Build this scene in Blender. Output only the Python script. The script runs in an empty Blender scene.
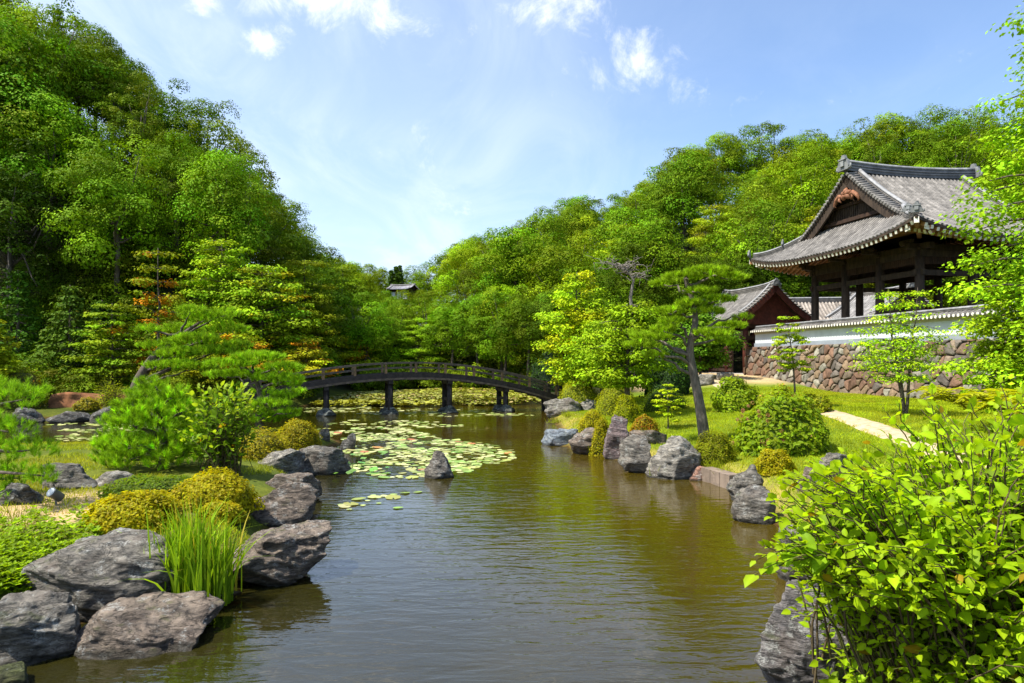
import bpy, math, random
import numpy as np

# ------------------------------------------------------------------ camera, sky, sun, exposure
scene = bpy.context.scene
COL = scene.collection
R = math.radians
FPX, HZ, CZ, CXP = 683.0, 359.0, 3.0, 512.0      # focal length in pixels, horizon row, eye height, centre column

cam = bpy.data.cameras.new('camera')
cam.lens = 36.0 * FPX / 1024.0
cam.sensor_width = 36.0
cam.shift_y = (HZ - 341.5) / 1024.0
cam.clip_start, cam.clip_end = 0.1, 3000.0
camo = bpy.data.objects.new('camera', cam)
camo.location = (0, 0, CZ)
camo.rotation_euler = (R(90), 0, 0)
COL.objects.link(camo)
scene.camera = camo

SUN_EL, SUN_AZ = 58.0, -108.0                    # azimuth measured from +Y towards +X
world = bpy.data.worlds.new('World')
scene.world = world
world.use_nodes = True
sun = bpy.data.lights.new('sun', 'SUN')
sun.energy = 4.2
sun.angle = R(0.5)
sun.color = (1.0, 0.945, 0.85)
suno = bpy.data.objects.new('sun', sun)
suno.rotation_euler = (R(90 - SUN_EL), 0, R(180 - SUN_AZ))
COL.objects.link(suno)
scene.view_settings.view_transform = 'Standard'
scene.view_settings.look = 'None'
scene.view_settings.exposure = 1.08
scene.view_settings.gamma = 1.0
scene.view_settings.use_curve_mapping = False
scene.cycles.max_bounces = 6
scene.cycles.diffuse_bounces = 3
scene.cycles.glossy_bounces = 3
scene.cycles.transmission_bounces = 4
scene.cycles.transparent_max_bounces = 12
scene.cycles.caustics_reflective = False
scene.cycles.caustics_refractive = False

SKY_STRENGTH = 0.125


class G:
    """node graph shorthand"""
    def __init__(s, tree):
        s.t = tree
        s.t.nodes.clear()

    def n(s, kind, ins=None, **attrs):
        nd = s.t.nodes.new(kind)
        for k, v in attrs.items():
            setattr(nd, k, v)
        for k, v in (ins or {}).items():
            sock = nd.inputs[k]
            if isinstance(v, bpy.types.NodeSocket):
                s.t.links.new(v, sock)
            else:
                sock.default_value = v
        return nd

    def math(s, op, a, b=0.0, clamp=False):
        return s.n('ShaderNodeMath', {0: a, 1: b}, operation=op, use_clamp=clamp).outputs[0]

    def vmath(s, op, a, b=(0, 0, 0)):
        nd = s.n('ShaderNodeVectorMath', {0: a, 1: b}, operation=op)
        return nd.outputs[1] if op in ('DOT_PRODUCT', 'LENGTH', 'DISTANCE') else nd.outputs[0]

    def mix(s, f, a, b, mode='MIX'):
        nd = s.n('ShaderNodeMix', {0: f, 6: a, 7: b}, data_type='RGBA', blend_type=mode)
        return nd.outputs[2]

    def noise(s, vec, scale, detail=4.0, rough=0.55, out=0, dist=0.0):
        return s.n('ShaderNodeTexNoise', {'Vector': vec, 'Scale': scale, 'Detail': detail, 'Roughness': rough, 'Distortion': dist}).outputs[out]

    def ramp(s, v, lo, hi, a=0.0, b=1.0):
        return s.n('ShaderNodeMapRange', {0: v, 1: lo, 2: hi, 3: a, 4: b}, interpolation_type='SMOOTHSTEP').outputs[0]


def build_world():
    g = G(world.node_tree)
    out = g.n('ShaderNodeOutputWorld')
    sky = g.n('ShaderNodeTexSky', sky_type='NISHITA')
    sky.sun_disc = False
    sky.sun_elevation = R(SUN_EL)
    sky.sun_rotation = R(SUN_AZ)
    sky.altitude = 50
    sky.air_density = 1.0
    sky.dust_density = 1.2
    sky.ozone_density = 1.6
    tc = g.n('ShaderNodeTexCoord').outputs['Generated']
    d = g.vmath('NORMALIZE', tc)
    sp = g.n('ShaderNodeSeparateXYZ', {0: d})
    zz = g.math('ADD', g.math('MAXIMUM', sp.outputs[2], 0.0), 0.16)
    px = g.math('DIVIDE', sp.outputs[0], zz)
    py = g.math('DIVIDE', sp.outputs[1], zz)
    plane = g.n('ShaderNodeCombineXYZ', {0: px, 1: py, 2: 0.0}).outputs[0]
    # thin, streaked high cloud
    mp = g.n('ShaderNodeMapping', {'Vector': plane, 'Rotation': (0, 0, R(62)), 'Scale': (1.0, 0.45, 1)}).outputs[0]
    n1 = g.noise(mp, 1.9, 9, 0.62, dist=1.6)
    n2 = g.noise(plane, 0.62, 3, 0.5)
    veil = g.math('MULTIPLY', g.ramp(n1, 0.34, 0.76), g.ramp(n2, 0.34, 0.60))
    left = g.ramp(sp.outputs[0], 0.30, -0.35, 0.12, 1.0)
    veil = g.math('MULTIPLY', veil, left)
    soft = g.math('MULTIPLY', g.ramp(sp.outputs[0], 0.40, -0.20), 0.30)
    veil = g.math('ADD', g.math('MULTIPLY', veil, 0.9), soft, True)
    low = g.ramp(sp.outputs[2], 0.26, 0.0)
    veil = g.math('MAXIMUM', veil, g.math('MULTIPLY', low, 0.24))
    # two small fair-weather clouds and bits near the top, each with its own direction
    cum = None
    for (cx, cy, rx, ry, seed, lo) in ((620, 64, 60, 36, 1.3, 0.26), (566, 8, 64, 30, 4.7, 0.26), (335, 4, 150, 34, 8.1, 0.36), (264, 42, 28, 20, 2.2, 0.40), (205, 3, 30, 18, 6.4, 0.36)):
        v = np.array([(cx - CXP) / FPX, 1.0, (HZ - cy) / FPX])
        L = np.linalg.norm(v)
        v = v / L
        u = np.array([v[1], -v[0], 0])
        u /= np.linalg.norm(u)
        w = np.cross(u, v)
        a = g.math('DIVIDE', g.vmath('DOT_PRODUCT', d, tuple(u)), rx / FPX / L)
        b = g.math('DIVIDE', g.vmath('DOT_PRODUCT', d, tuple(w)), ry / FPX / L)
        front = g.math('GREATER_THAN', g.vmath('DOT_PRODUCT', d, tuple(v)), 0.0)
        r = g.math('SQRT', g.math('ADD', g.math('MULTIPLY', a, a), g.math('MULTIPLY', b, b)))
        body = g.ramp(r, 1.7, 0.0)
        q = g.n('ShaderNodeVectorMath', {0: d, 1: (seed, seed * 2, seed)}, operation='ADD').outputs[0]
        ns = g.noise(q, 13.0, 9, 0.66, dist=0.4)
        m = g.math('MULTIPLY', g.ramp(g.math('ADD', body, g.math('MULTIPLY', g.math('SUBTRACT', ns, 0.5), 3.2)), lo + 0.15, lo + 1.25), front)
        cum = m if cum is None else g.math('MAXIMUM', cum, m)
    col = g.mix(1.0, sky.outputs[0], (0.90, 0.94, 1.0, 1), 'MULTIPLY')
    col = g.mix(g.math('MULTIPLY', veil, 0.8), col, (4.1, 4.6, 5.25, 1))
    col = g.mix(g.math('MULTIPLY', cum, 0.85), col, (6.0, 6.0, 6.0, 1))
    bg = g.n('ShaderNodeBackground', {'Color': col, 'Strength': SKY_STRENGTH})
    g.t.links.new(bg.outputs[0], out.inputs[0])


build_world()

# ------------------------------------------------------------------ numeric helpers
def sm(t):
    t = np.clip(t, 0.0, 1.0)
    return t * t * (3 - 2 * t)


def _h(ix, iy, iz):
    n = (ix * 374761393 + iy * 668265263 + iz * 2147483647 * 31 + 1442695041) & 0xFFFFFFFF
    n = ((n ^ (n >> 13)) * 1274126177) & 0xFFFFFFFF
    n = (n ^ (n >> 16)) & 0xFFFFFFFF
    return n.astype(np.float64) / 4294967295.0


def vnoise(P):
    P = np.asarray(P, float)
    i = np.floor(P).astype(np.int64)
    f = P - i
    f = f * f * (3 - 2 * f)
    r = 0
    for a in (0, 1):
        for b in (0, 1):
            for c in (0, 1):
                w = (f[:, 0] if a else 1 - f[:, 0]) * (f[:, 1] if b else 1 - f[:, 1]) * (f[:, 2] if c else 1 - f[:, 2])
                r = r + w * _h(i[:, 0] + a, i[:, 1] + b, i[:, 2] + c)
    return r * 2 - 1


def fbm(P, octv=4, gain=0.5):
    P = np.asarray(P, float)
    a, s, t = 1.0, 0.0, 0.0
    for k in range(octv):
        s = s + a * vnoise(P * (2 ** k) + 17.3 * k)
        t += a
        a *= gain
    return s / t


def nrm(v):
    v = np.asarray(v, float)
    return v / np.maximum(np.linalg.norm(v, axis=-1, keepdims=True), 1e-9)


# ------------------------------------------------------------------ mesh building
class MB:
    def __init__(s):
        s.V, s.F, s.C, s.n = [], [], [], 0

    def add(s, V, F, col=(1, 1, 1), mat=0, smooth=False):
        V = np.asarray(V, float).reshape(-1, 3)
        c = np.asarray(col, float)
        if c.ndim == 1:
            c = np.broadcast_to(c, (len(V), 3))
        if isinstance(F, np.ndarray):
            F = [F]
        elif len(F) and not isinstance(F[0], np.ndarray):
            d = {}
            for f in F:
                d.setdefault(len(f), []).append(f)
            F = [np.array(x) for x in d.values()]
        for f in F:
            if len(f):
                s.F.append((f.astype(np.int64) + s.n, mat, smooth))
        s.V.append(V)
        s.C.append(c)
        s.n += len(V)
        return s

    def box(s, c, d, col=(1, 1, 1), mat=0, A=None):
        """box with centre c and full size d; A rows are its axes"""
        A = np.eye(3) if A is None else np.asarray(A, float)
        q = np.array([(x, y, z) for x in (-.5, .5) for y in (-.5, .5) for z in (-.5, .5)]) * np.asarray(d, float)
        V = q @ A + np.asarray(c, float)
        F = np.array([(0, 1, 3, 2), (4, 6, 7, 5), (0, 4, 5, 1), (2, 3, 7, 6), (0, 2, 6, 4), (1, 5, 7, 3)])
        return s.add(V, F, col, mat)

    def beam(s, a, b, w, h, col=(1, 1, 1), mat=0, up=(0, 0, 1)):
        a, b = np.asarray(a, float), np.asarray(b, float)
        x = nrm(b - a)
        y = np.cross(np.asarray(up, float), x)
        if np.linalg.norm(y) < 1e-6:
            y = np.array([1.0, 0, 0])
        y = nrm(y)
        z = np.cross(x, y)
        return s.box((a + b) / 2, (np.linalg.norm(b - a), w, h), col, mat, np.stack([x, y, z]))

    def sweep(s, P, prof, col=(1, 1, 1), mat=0, smooth=False, up=(0, 0, 1), cap=True):
        """profile (k,2) in (side, up) swept along the polyline P"""
        P = np.asarray(P, float)
        prof = np.asarray(prof, float)
        n, k = len(P), len(prof)
        T = nrm(np.gradient(P, axis=0))
        S = nrm(np.cross(T, np.asarray(up, float)))
        U = np.cross(S, T)
        V = (P[:, None, :] + S[:, None, :] * prof[None, :, 0:1] + U[:, None, :] * prof[None, :, 1:2]).reshape(-1, 3)
        i = np.arange(n - 1)[:, None] * k
        j = np.arange(k)[None, :]
        j2 = (j + 1) % k
        F = np.stack([i + j, i + j2, i + k + j2, i + k + j], -1).reshape(-1, 4)
        s.add(V, F, col, mat, smooth)
        if cap:
            b = s.n - n * k
            s.F.append((np.array([list(range(b + k - 1, b - 1, -1))]), mat, False))
            s.F.append((np.array([list(range(b + (n - 1) * k, b + n * k))]), mat, False))
        return s

    def tube(s, P, r, sides=7, col=(1, 1, 1), mat=0, smooth=True, cap=True):
        P = np.asarray(P, float)
        n = len(P)
        r = np.broadcast_to(np.asarray(r, float), (n,))
        T = nrm(np.gradient(P, axis=0))
        ref = np.array([0.31, 0.95, 0.02]) if abs(T[0] @ np.array([0.31, 0.95, 0.02])) < 0.9 else np.array([1.0, 0, 0])
        S = nrm(np.cross(T, ref))
        U = np.cross(S, T)
        a = np.arange(sides) / sides * 2 * np.pi
        V = (P[:, None] + r[:, None, None] * (S[:, None] * np.cos(a)[None, :, None] + U[:, None] * np.sin(a)[None, :, None])).reshape(-1, 3)
        i = np.arange(n - 1)[:, None] * sides
        j = np.arange(sides)[None]
        j2 = (j + 1) % sides
        F = np.stack([i + j, i + sides + j, i + sides + j2, i + j2], -1).reshape(-1, 4)
        s.add(V, F, col, mat, smooth)
        if cap:
            b = s.n - n * sides
            s.F.append((np.array([list(range(b, b + sides))]), mat, False))
            s.F.append((np.array([list(range(b + n * sides - 1, b + (n - 1) * sides - 1, -1))]), mat, False))
        return s

    def stamp(s, tv, tf, C, T, N, L, col, mat=0, smooth=False, width=1.0, tmul=None):
        """copies of template tv (along, side, normal) at C with along T, normal N, size L"""
        T, N = nrm(T), np.asarray(N, float)
        N = nrm(N - T * np.sum(N * T, 1, keepdims=True))
        S = np.cross(N, T)
        tv = np.asarray(tv, float)
        L = np.broadcast_to(np.asarray(L, float), (len(C),))
        Wd = np.broadcast_to(np.asarray(width, float), (len(C),))
        V = C[:, None] + L[:, None, None] * (tv[None, :, 0:1] * T[:, None] + tv[None, :, 1:2] * S[:, None] * Wd[:, None, None] + tv[None, :, 2:3] * N[:, None])
        k = len(tv)
        off = np.arange(len(C))[:, None, None] * k
        Fs = [(np.asarray(f)[None] + off).reshape(-1, np.asarray(f).shape[1]) for f in tf]
        c = np.asarray(col, float)
        if c.ndim == 2:
            c = np.repeat(c, k, axis=0)
            if tmul is not None:
                c = c * np.tile(np.asarray(tmul), len(C))[:, None]
        return s.add(V.reshape(-1, 3), Fs, c, mat, smooth)

    def mesh(s, name, mats):
        me = bpy.data.meshes.new(name)
        V = np.concatenate(s.V)
        C = np.concatenate(s.C)
        me.vertices.add(len(V))
        me.vertices.foreach_set('co', V.astype(np.float32).ravel())
        loops = np.concatenate([f.ravel() for f, _, _ in s.F])
        tot = np.concatenate([np.full(len(f), f.shape[1]) for f, _, _ in s.F])
        mi = np.concatenate([np.full(len(f), m) for f, m, _ in s.F])
        sh = np.concatenate([np.full(len(f), q) for f, _, q in s.F])
        st = np.concatenate([[0], np.cumsum(tot)[:-1]])
        me.loops.add(len(loops))
        me.loops.foreach_set('vertex_index', loops.astype(np.int32))
        me.polygons.add(len(tot))
        me.polygons.foreach_set('loop_start', st.astype(np.int32))
        me.polygons.foreach_set('loop_total', tot.astype(np.int32))
        me.polygons.foreach_set('material_index', mi.astype(np.int32))
        me.polygons.foreach_set('use_smooth', sh.astype(bool))
        for m in (mats if isinstance(mats, (list, tuple)) else [mats]):
            me.materials.append(m)
        at = me.color_attributes.new('Col', 'FLOAT_COLOR', 'POINT')
        at.data.foreach_set('color', np.concatenate([C, np.ones((len(C), 1))], 1).astype(np.float32).ravel())
        me.update(calc_edges=True)
        me.validate()
        return me

    def obj(s, name, mats, parent=None):
        return link(name, s.mesh(name, mats), parent)


def link(name, data, parent=None):
    o = bpy.data.objects.new(name, data)
    COL.objects.link(o)
    if parent is not None:
        o.parent = parent
    return o


def tag(o, label=None, cat=None, group=None, kind=None):
    for k, v in (('label', label), ('category', cat), ('group', group), ('kind', kind)):
        if v:
            o[k] = v
    return o


def thing(name, label, cat, loc=(0, 0, 0), rz=0.0, group=None, scale=1.0):
    o = link(name, None)
    o.location = tuple(float(a) for a in loc)
    o.rotation_euler = (0, 0, rz)
    o.scale = (scale,) * 3 if np.isscalar(scale) else scale
    o.empty_display_size = 0.3
    return tag(o, label, cat, group)


def grid_faces(n, m):
    i = np.arange(n - 1)[:, None] * m
    j = np.arange(m - 1)[None]
    return np.stack([i + j, i + j + 1, i + m + j + 1, i + m + j], -1).reshape(-1, 4)


# leaf templates (along, side, normal)
RHOMB = (np.array([(-.5, 0, 0), (0, -.34, .05), (.5, 0, 0), (0, .34, .05)]), [np.array([(0, 1, 2, 3)])])
LEAF = (np.array([(0, 0, 0), (.35, 0, -.01), (.72, 0, -.07), (1, 0, -.20),
                  (.30, .27, .05), (.68, .21, .02), (.30, -.27, .05), (.68, -.21, .02)]),
        [np.array([(0, 1, 4), (2, 3, 5), (0, 6, 1), (2, 7, 3)]), np.array([(1, 2, 5, 4), (1, 6, 7, 2)])])
NEEDLE = (np.array([(0, -.5, 0), (0, .5, 0), (1, 0, 0)]), [np.array([(0, 1, 2)])])
LANCE = (np.array([(0, 0, 0), (.4, .13, .02), (1, 0, -.1), (.4, -.13, .02)]), [np.array([(0, 3, 2, 1)])])
# ------------------------------------------------------------------ materials
def newmat(name):
    m = bpy.data.materials.new(name)
    m.use_nodes = True
    return m, G(m.node_tree)


def finish(g, shader, disp=None):
    out = g.n('ShaderNodeOutputMaterial')
    g.t.links.new(shader, out.inputs[0])


def foliage_mat(name, trans=0.35, gloss=0.28, rough=0.45, vary=0.10, gain=(1.85, 1.70, 0.72)):
    m, g = newmat(name)
    c = g.n('ShaderNodeVertexColor', layer_name='Col').outputs[0]
    oi = g.n('ShaderNodeObjectInfo')
    c = g.mix(1.0, c, oi.outputs['Color'], 'MULTIPLY')
    c = g.mix(1.0, c, (*gain, 1), 'MULTIPLY')
    hs = g.n('ShaderNodeHueSaturation', {'Color': c, 'Hue': g.ramp(oi.outputs['Random'], 0, 1, 0.5 - vary * 0.07, 0.5 + vary * 0.07),
                                         'Value': g.ramp(oi.outputs['Random'], 0, 1, 1 - vary, 1 + vary)}).outputs[0]
    p = g.n('ShaderNodeBsdfPrincipled', {'Base Color': hs, 'Roughness': rough, 'Specular IOR Level': gloss})
    tcol = g.mix(1.0, hs, (1.25, 1.18, 0.5, 1), 'MULTIPLY')
    t = g.n('ShaderNodeBsdfTranslucent', {'Color': tcol})
    mx = g.n('ShaderNodeMixShader', {0: trans, 1: p.outputs[0], 2: t.outputs[0]})
    finish(g, mx.outputs[0])
    return m


def surf_mat(name, base=None, var=0.25, scale=6.0, rough=0.7, bump=0.25, bscale=25.0, spec=0.3, use_col=False, dark=None, stretch=(1, 1, 1), streak=0.5):
    """plain solid surface: base colour broken up by noise, slight relief"""
    m, g = newmat(name)
    tc = g.n('ShaderNodeTexCoord').outputs['Object']
    mp = g.n('ShaderNodeMapping', {'Vector': tc, 'Scale': stretch}).outputs[0]
    n1 = g.noise(mp, scale, 6, 0.6)
    if use_col:
        c = g.n('ShaderNodeVertexColor', layer_name='Col').outputs[0]
    else:
        c = g.mix(0.0, (*base, 1), (*base, 1))
    d = dark if dark else None
    lo = g.mix(1.0, c, (1 - var, 1 - var, 1 - var, 1), 'MULTIPLY') if d is None else g.mix(0.0, (*d, 1), (*d, 1))
    hi = g.mix(1.0, c, (1 + var, 1 + var, 1 + var, 1), 'MULTIPLY')
    c2 = g.mix(g.ramp(n1, 0.3, 0.7), lo, hi)
    n3 = g.noise(mp, bscale, 5, 0.65)
    bm = g.n('ShaderNodeBump', {'Height': n3, 'Strength': bump, 'Distance': 0.03})
    p = g.n('ShaderNodeBsdfPrincipled', {'Base Color': c2, 'Roughness': rough, 'Specular IOR Level': spec, 'Normal': bm.outputs[0]})
    finish(g, p.outputs[0])
    return m


def rock_mat():
    m, g = newmat('garden rock')
    tc = g.n('ShaderNodeTexCoord').outputs['Object']
    oi = g.n('ShaderNodeObjectInfo')
    off = g.vmath('ADD', tc, g.n('ShaderNodeCombineXYZ', {0: g.math('MULTIPLY', oi.outputs['Random'], 40.0), 1: 0.0, 2: 0.0}).outputs[0])
    mp = g.n('ShaderNodeMapping', {'Vector': off, 'Rotation': (0.35, 0.3, 0.2), 'Scale': (1.0, 1.0, 4.2)}).outputs[0]
    c = g.n('ShaderNodeVertexColor', layer_name='Col').outputs[0]
    big = g.noise(off, 2.2, 6, 0.6, dist=0.4)
    strat = g.noise(mp, 4.5, 8, 0.68, dist=0.6)
    fine = g.noise(off, 38.0, 6, 0.7)
    col = g.mix(g.ramp(strat, 0.32, 0.68), g.mix(1.0, c, (0.34, 0.35, 0.37, 1), 'MULTIPLY'), g.mix(1.0, c, (1.5, 1.46, 1.40, 1), 'MULTIPLY'))
    col = g.mix(g.math('MULTIPLY', g.ramp(big, 0.50, 0.68), 0.5), col, (0.11, 0.080, 0.062, 1))
    lich = g.math('MULTIPLY', g.ramp(g.noise(off, 5.0, 9, 0.74), 0.53, 0.62), g.ramp(fine, 0.38, 0.55))
    col = g.mix(g.math('MULTIPLY', lich, 0.7), col, (0.36, 0.365, 0.34, 1))
    crack = g.ramp(g.math('ABSOLUTE', g.math('SUBTRACT', g.noise(mp, 2.6, 7, 0.62, dist=1.2), 0.5)), 0.010, 0.0)
    col = g.mix(g.math('MULTIPLY', crack, 0.55), col, (0.025, 0.023, 0.022, 1))
    col = g.mix(g.math('MULTIPLY', g.ramp(fine, 0.35, 0.7), 0.25), col, g.mix(1.0, col, (1.7, 1.7, 1.65, 1), 'MULTIPLY'))
    geo = g.n('ShaderNodeNewGeometry')
    up = g.n('ShaderNodeSeparateXYZ', {0: geo.outputs['Normal']}).outputs[2]
    moss = g.math('MULTIPLY', g.ramp(g.noise(off, 3.1, 6, 0.65), 0.55, 0.68), g.ramp(up, 0.1, 0.8))
    col = g.mix(g.math('MULTIPLY', moss, 0.55), col, (0.07, 0.085, 0.018, 1))
    # damp tide mark just above the pond level, with its own ragged edge
    wz = g.n('ShaderNodeSeparateXYZ', {0: geo.outputs['Position']}).outputs[2]
    wet = g.ramp(g.math('ADD', wz, g.math('MULTIPLY', g.math('SUBTRACT', big, 0.5), 0.16)), 0.085, 0.045)
    col = g.mix(g.math('MULTIPLY', wet, 0.75), col, (0.022, 0.021, 0.014, 1))
    h = g.math('ADD', g.math('MULTIPLY', strat, 0.8), g.math('ADD', g.math('MULTIPLY', fine, 0.16), g.math('MULTIPLY', crack, -0.45)))
    bm = g.n('ShaderNodeBump', {'Height': h, 'Strength': 1.0, 'Distance': 0.11})
    p = g.n('ShaderNodeBsdfPrincipled', {'Base Color': col, 'Roughness': 0.82, 'Specular IOR Level': 0.25, 'Normal': bm.outputs[0]})
    finish(g, p.outputs[0])
    return m


def ground_mat():
    m, g = newmat('ground cover')
    tc = g.n('ShaderNodeTexCoord').outputs['Object']
    c = g.n('ShaderNodeVertexColor', layer_name='Col').outputs[0]
    a = g.noise(tc, 0.9, 5, 0.6)
    b = g.noise(tc, 14.0, 6, 0.7)
    lo = g.mix(1.0, c, (0.72, 0.78, 0.8, 1), 'MULTIPLY')
    hi = g.mix(1.0, c, (1.3, 1.18, 1.1, 1), 'MULTIPLY')
    col = g.mix(g.ramp(a, 0.3, 0.7), lo, hi)
    col = g.mix(g.ramp(b, 0.3, 0.7), g.mix(1.0, col, (0.7, 0.72, 0.7, 1), 'MULTIPLY'), g.mix(1.0, col, (1.22, 1.2, 1.15, 1), 'MULTIPLY'))
    bm = g.n('ShaderNodeBump', {'Height': b, 'Strength': 0.5, 'Distance': 0.05})
    p = g.n('ShaderNodeBsdfPrincipled', {'Base Color': col, 'Roughness': 0.9, 'Specular IOR Level': 0.1, 'Normal': bm.outputs[0]})
    finish(g, p.outputs[0])
    return m


def water_mat():
    m, g = newmat('pond water')
    tc = g.n('ShaderNodeTexCoord').outputs['Object']
    mp = g.n('ShaderNodeMapping', {'Vector': tc, 'Rotation': (0, 0, R(-24)), 'Scale': (0.62, 2.0, 1)}).outputs[0]
    w1 = g.noise(mp, 2.5, 3, 0.5, dist=0.5)
    w2 = g.noise(g.n('ShaderNodeMapping', {'Vector': tc, 'Rotation': (0, 0, R(12)), 'Scale': (0.8, 1.7, 1)}).outputs[0], 6.0, 2, 0.5)
    calm = g.ramp(g.noise(tc, 0.16, 2, 0.5), 0.35, 0.65, 0.35, 1.0)
    h = g.math('MULTIPLY', g.math('ADD', w1, g.math('MULTIPLY', w2, 0.30)), calm)
    bm = g.n('ShaderNodeBump', {'Height': h, 'Strength': 1.0, 'Distance': 0.019})
    fr = g.n('ShaderNodeFresnel', {'IOR': 1.5, 'Normal': bm.outputs[0]})
    gl = g.n('ShaderNodeBsdfGlossy', {'Color': (1, 1, 1, 1), 'Roughness': 0.02, 'Normal': bm.outputs[0]})
    tone_noise = g.noise(tc, 0.35, 3, 0.5)
    sx = g.n('ShaderNodeSeparateXYZ', {0: tc})
    # ochre to the right and far; painted darker near left to favour sky reflection
    side = g.math('ADD', g.math('MULTIPLY', sx.outputs[0], 0.16), g.math('ADD', g.math('MULTIPLY', sx.outputs[1], 0.045), g.math('MULTIPLY', g.math('SUBTRACT', tone_noise, 0.5), 0.9)))
    dcol = g.mix(g.ramp(side, 0.05, 1.15), (0.034, 0.031, 0.006, 1), (0.098, 0.070, 0.004, 1))
    df = g.n('ShaderNodeBsdfDiffuse', {'Color': dcol})
    tr = g.n('ShaderNodeBsdfTransparent', {'Color': (0.42, 0.34, 0.11, 1)})
    body = g.n('ShaderNodeMixShader', {0: 0.55, 1: tr.outputs[0], 2: df.outputs[0]})
    mx = g.n('ShaderNodeMixShader', {0: g.math('MULTIPLY', fr.outputs[0], 1.15, True), 1: body.outputs[0], 2: gl.outputs[0]})
    finish(g, mx.outputs[0])
    return m


M = {}
M['leaf'] = foliage_mat('tree foliage', 0.20, 0.06, 0.65, 0.12, (2.12, 1.95, 0.62))
M['leaf_near'] = foliage_mat('shrub foliage', 0.52, 0.13, 0.5, 0.0)
M['needle'] = foliage_mat('pine needles', 0.30, 0.1, 0.6, 0.05, (1.95, 1.85, 0.9))
M['grass'] = foliage_mat('grass blades', 0.40, 0.15, 0.55, 0.0)
M['pad'] = foliage_mat('lily pads', 0.10, 0.40, 0.4, 0.25, (1.2, 1.2, 1.0))
M['bark'] = surf_mat('bark', use_col=True, var=0.45, scale=14, rough=0.9, bump=0.8, bscale=26, stretch=(1, 1, 0.35))
M['rock'] = rock_mat()
M['ground'] = ground_mat()
M['water'] = water_mat()
M['sand'] = surf_mat('sandy path', (0.44, 0.34, 0.21), 0.30, 5.0, 0.95, 0.3, 40)
M['wood_dark'] = surf_mat('dark weathered timber', (0.042, 0.028, 0.018), 0.5, 5, 0.75, 0.3, 20, stretch=(1, 1, 0.3))
M['wood_bridge'] = surf_mat('black bridge timber', (0.020, 0.017, 0.016), 0.5, 6, 0.7, 0.3, 20)
M['wood_rail'] = surf_mat('weathered rail timber', (0.085, 0.070, 0.055), 0.4, 5, 0.85, 0.3, 20)
M['wood_post'] = surf_mat('tan post timber', (0.16, 0.105, 0.055), 0.35, 6, 0.8, 0.3, 20)
M['wood_brown'] = surf_mat('brown timber', (0.040, 0.021, 0.012), 0.45, 4, 0.8, 0.3, 18, stretch=(1, 1, 0.3))
M['rafter'] = surf_mat('rafter timber', (0.32, 0.165, 0.078), 0.35, 5, 0.8, 0.2, 18)
M['red'] = surf_mat('shade-darkened vermilion timber', (0.085, 0.022, 0.013), 0.35, 4, 0.75, 0.2, 18)  # vermilion darkened: the gable's shade is put into the base colour
M['carving'] = surf_mat('carved ornament', (0.22, 0.095, 0.048), 0.4, 9, 0.7, 0.5, 22)
M['white'] = surf_mat('white plaster', (0.58, 0.61, 0.62), 0.13, 0.9, 0.9, 0.08, 30)
M['grey_plaster'] = surf_mat('grey plaster footing', (0.26, 0.29, 0.32), 0.1, 1.5, 0.9, 0.08, 30)
M['cream'] = surf_mat('cream plaster band', (0.40, 0.37, 0.26), 0.1, 2.5, 0.9, 0.1, 30)
M['endgrain'] = surf_mat('white painted ends', (0.74, 0.70, 0.58), 0.1, 9, 0.8, 0.1, 30)
M['tile'] = surf_mat('grey roof tiles', use_col=True, var=0.30, scale=2.2, rough=0.58, bump=0.3, bscale=14, spec=0.3)
M['tile_dark'] = surf_mat('dark ridge tiles', (0.075, 0.075, 0.08), 0.4, 3, 0.5, 0.4, 12, spec=0.5)
M['stone'] = surf_mat('wall stones', use_col=True, var=0.30, scale=4.5, rough=0.85, bump=0.7, bscale=16)
M['mortar'] = surf_mat('dark mortar joints', (0.045, 0.036, 0.030), 0.3, 8, 0.95, 0.4, 20)  # dark mortar colour between and behind the stones
M['cut_stone'] = surf_mat('cut stone', (0.42, 0.38, 0.33), 0.2, 4, 0.9, 0.4, 25)
M['kerbstone'] = surf_mat('brown cut kerb stone', (0.21, 0.16, 0.12), 0.25, 4, 0.9, 0.5, 25)
M['clay'] = surf_mat('red brown earth', (0.20, 0.085, 0.035), 0.4, 2.5, 0.95, 0.6, 9)
M['metal'] = surf_mat('dark grey metal', (0.10, 0.105, 0.11), 0.2, 6, 0.4, 0.05, 30, spec=0.6)
M['glass'] = surf_mat('lamp lens', (0.55, 0.58, 0.60), 0.05, 6, 0.15, 0.0, 30, spec=0.8)
# ------------------------------------------------------------------ terrain
POND = np.array([(3.1, 1.2), (2.9, 4), (2.75, 6.3), (3.6, 8.5), (4.6, 10.8), (4.8, 12.7), (5.1, 15.4), (4.6, 17.2), (3.6, 18.4), (2.9, 21), (1.5, 24.0),
                 (2.0, 28), (2.0, 33), (1.8, 37.5), (2.3, 39.5), (2.2, 43), (1.5, 50), (0.5, 56), (-2.5, 59), (-7, 59.5), (-10.5, 57), (-12.2, 52), (-13, 46),
                 (-13.6, 40), (-14, 37.6), (-17, 36.2), (-21, 35.2), (-25, 34.4), (-28, 31), (-26, 27), (-22, 24), (-17, 21.8), (-13.5, 21.3), (-11, 24.0),
                 (-8.5, 26.2), (-6.8, 25.8), (-6.1, 24.3), (-6.4, 21.8), (-5.2, 19.6), (-5.6, 17.8), (-4.7, 15.8), (-4.1, 13.6), (-4.2, 11.8), (-3.2, 10),
                 (-3.6, 9.0), (-4.3, 8.4), (-5.1, 7.6), (-5.6, 5.0), (-5.8, 1.2)], float)


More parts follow.
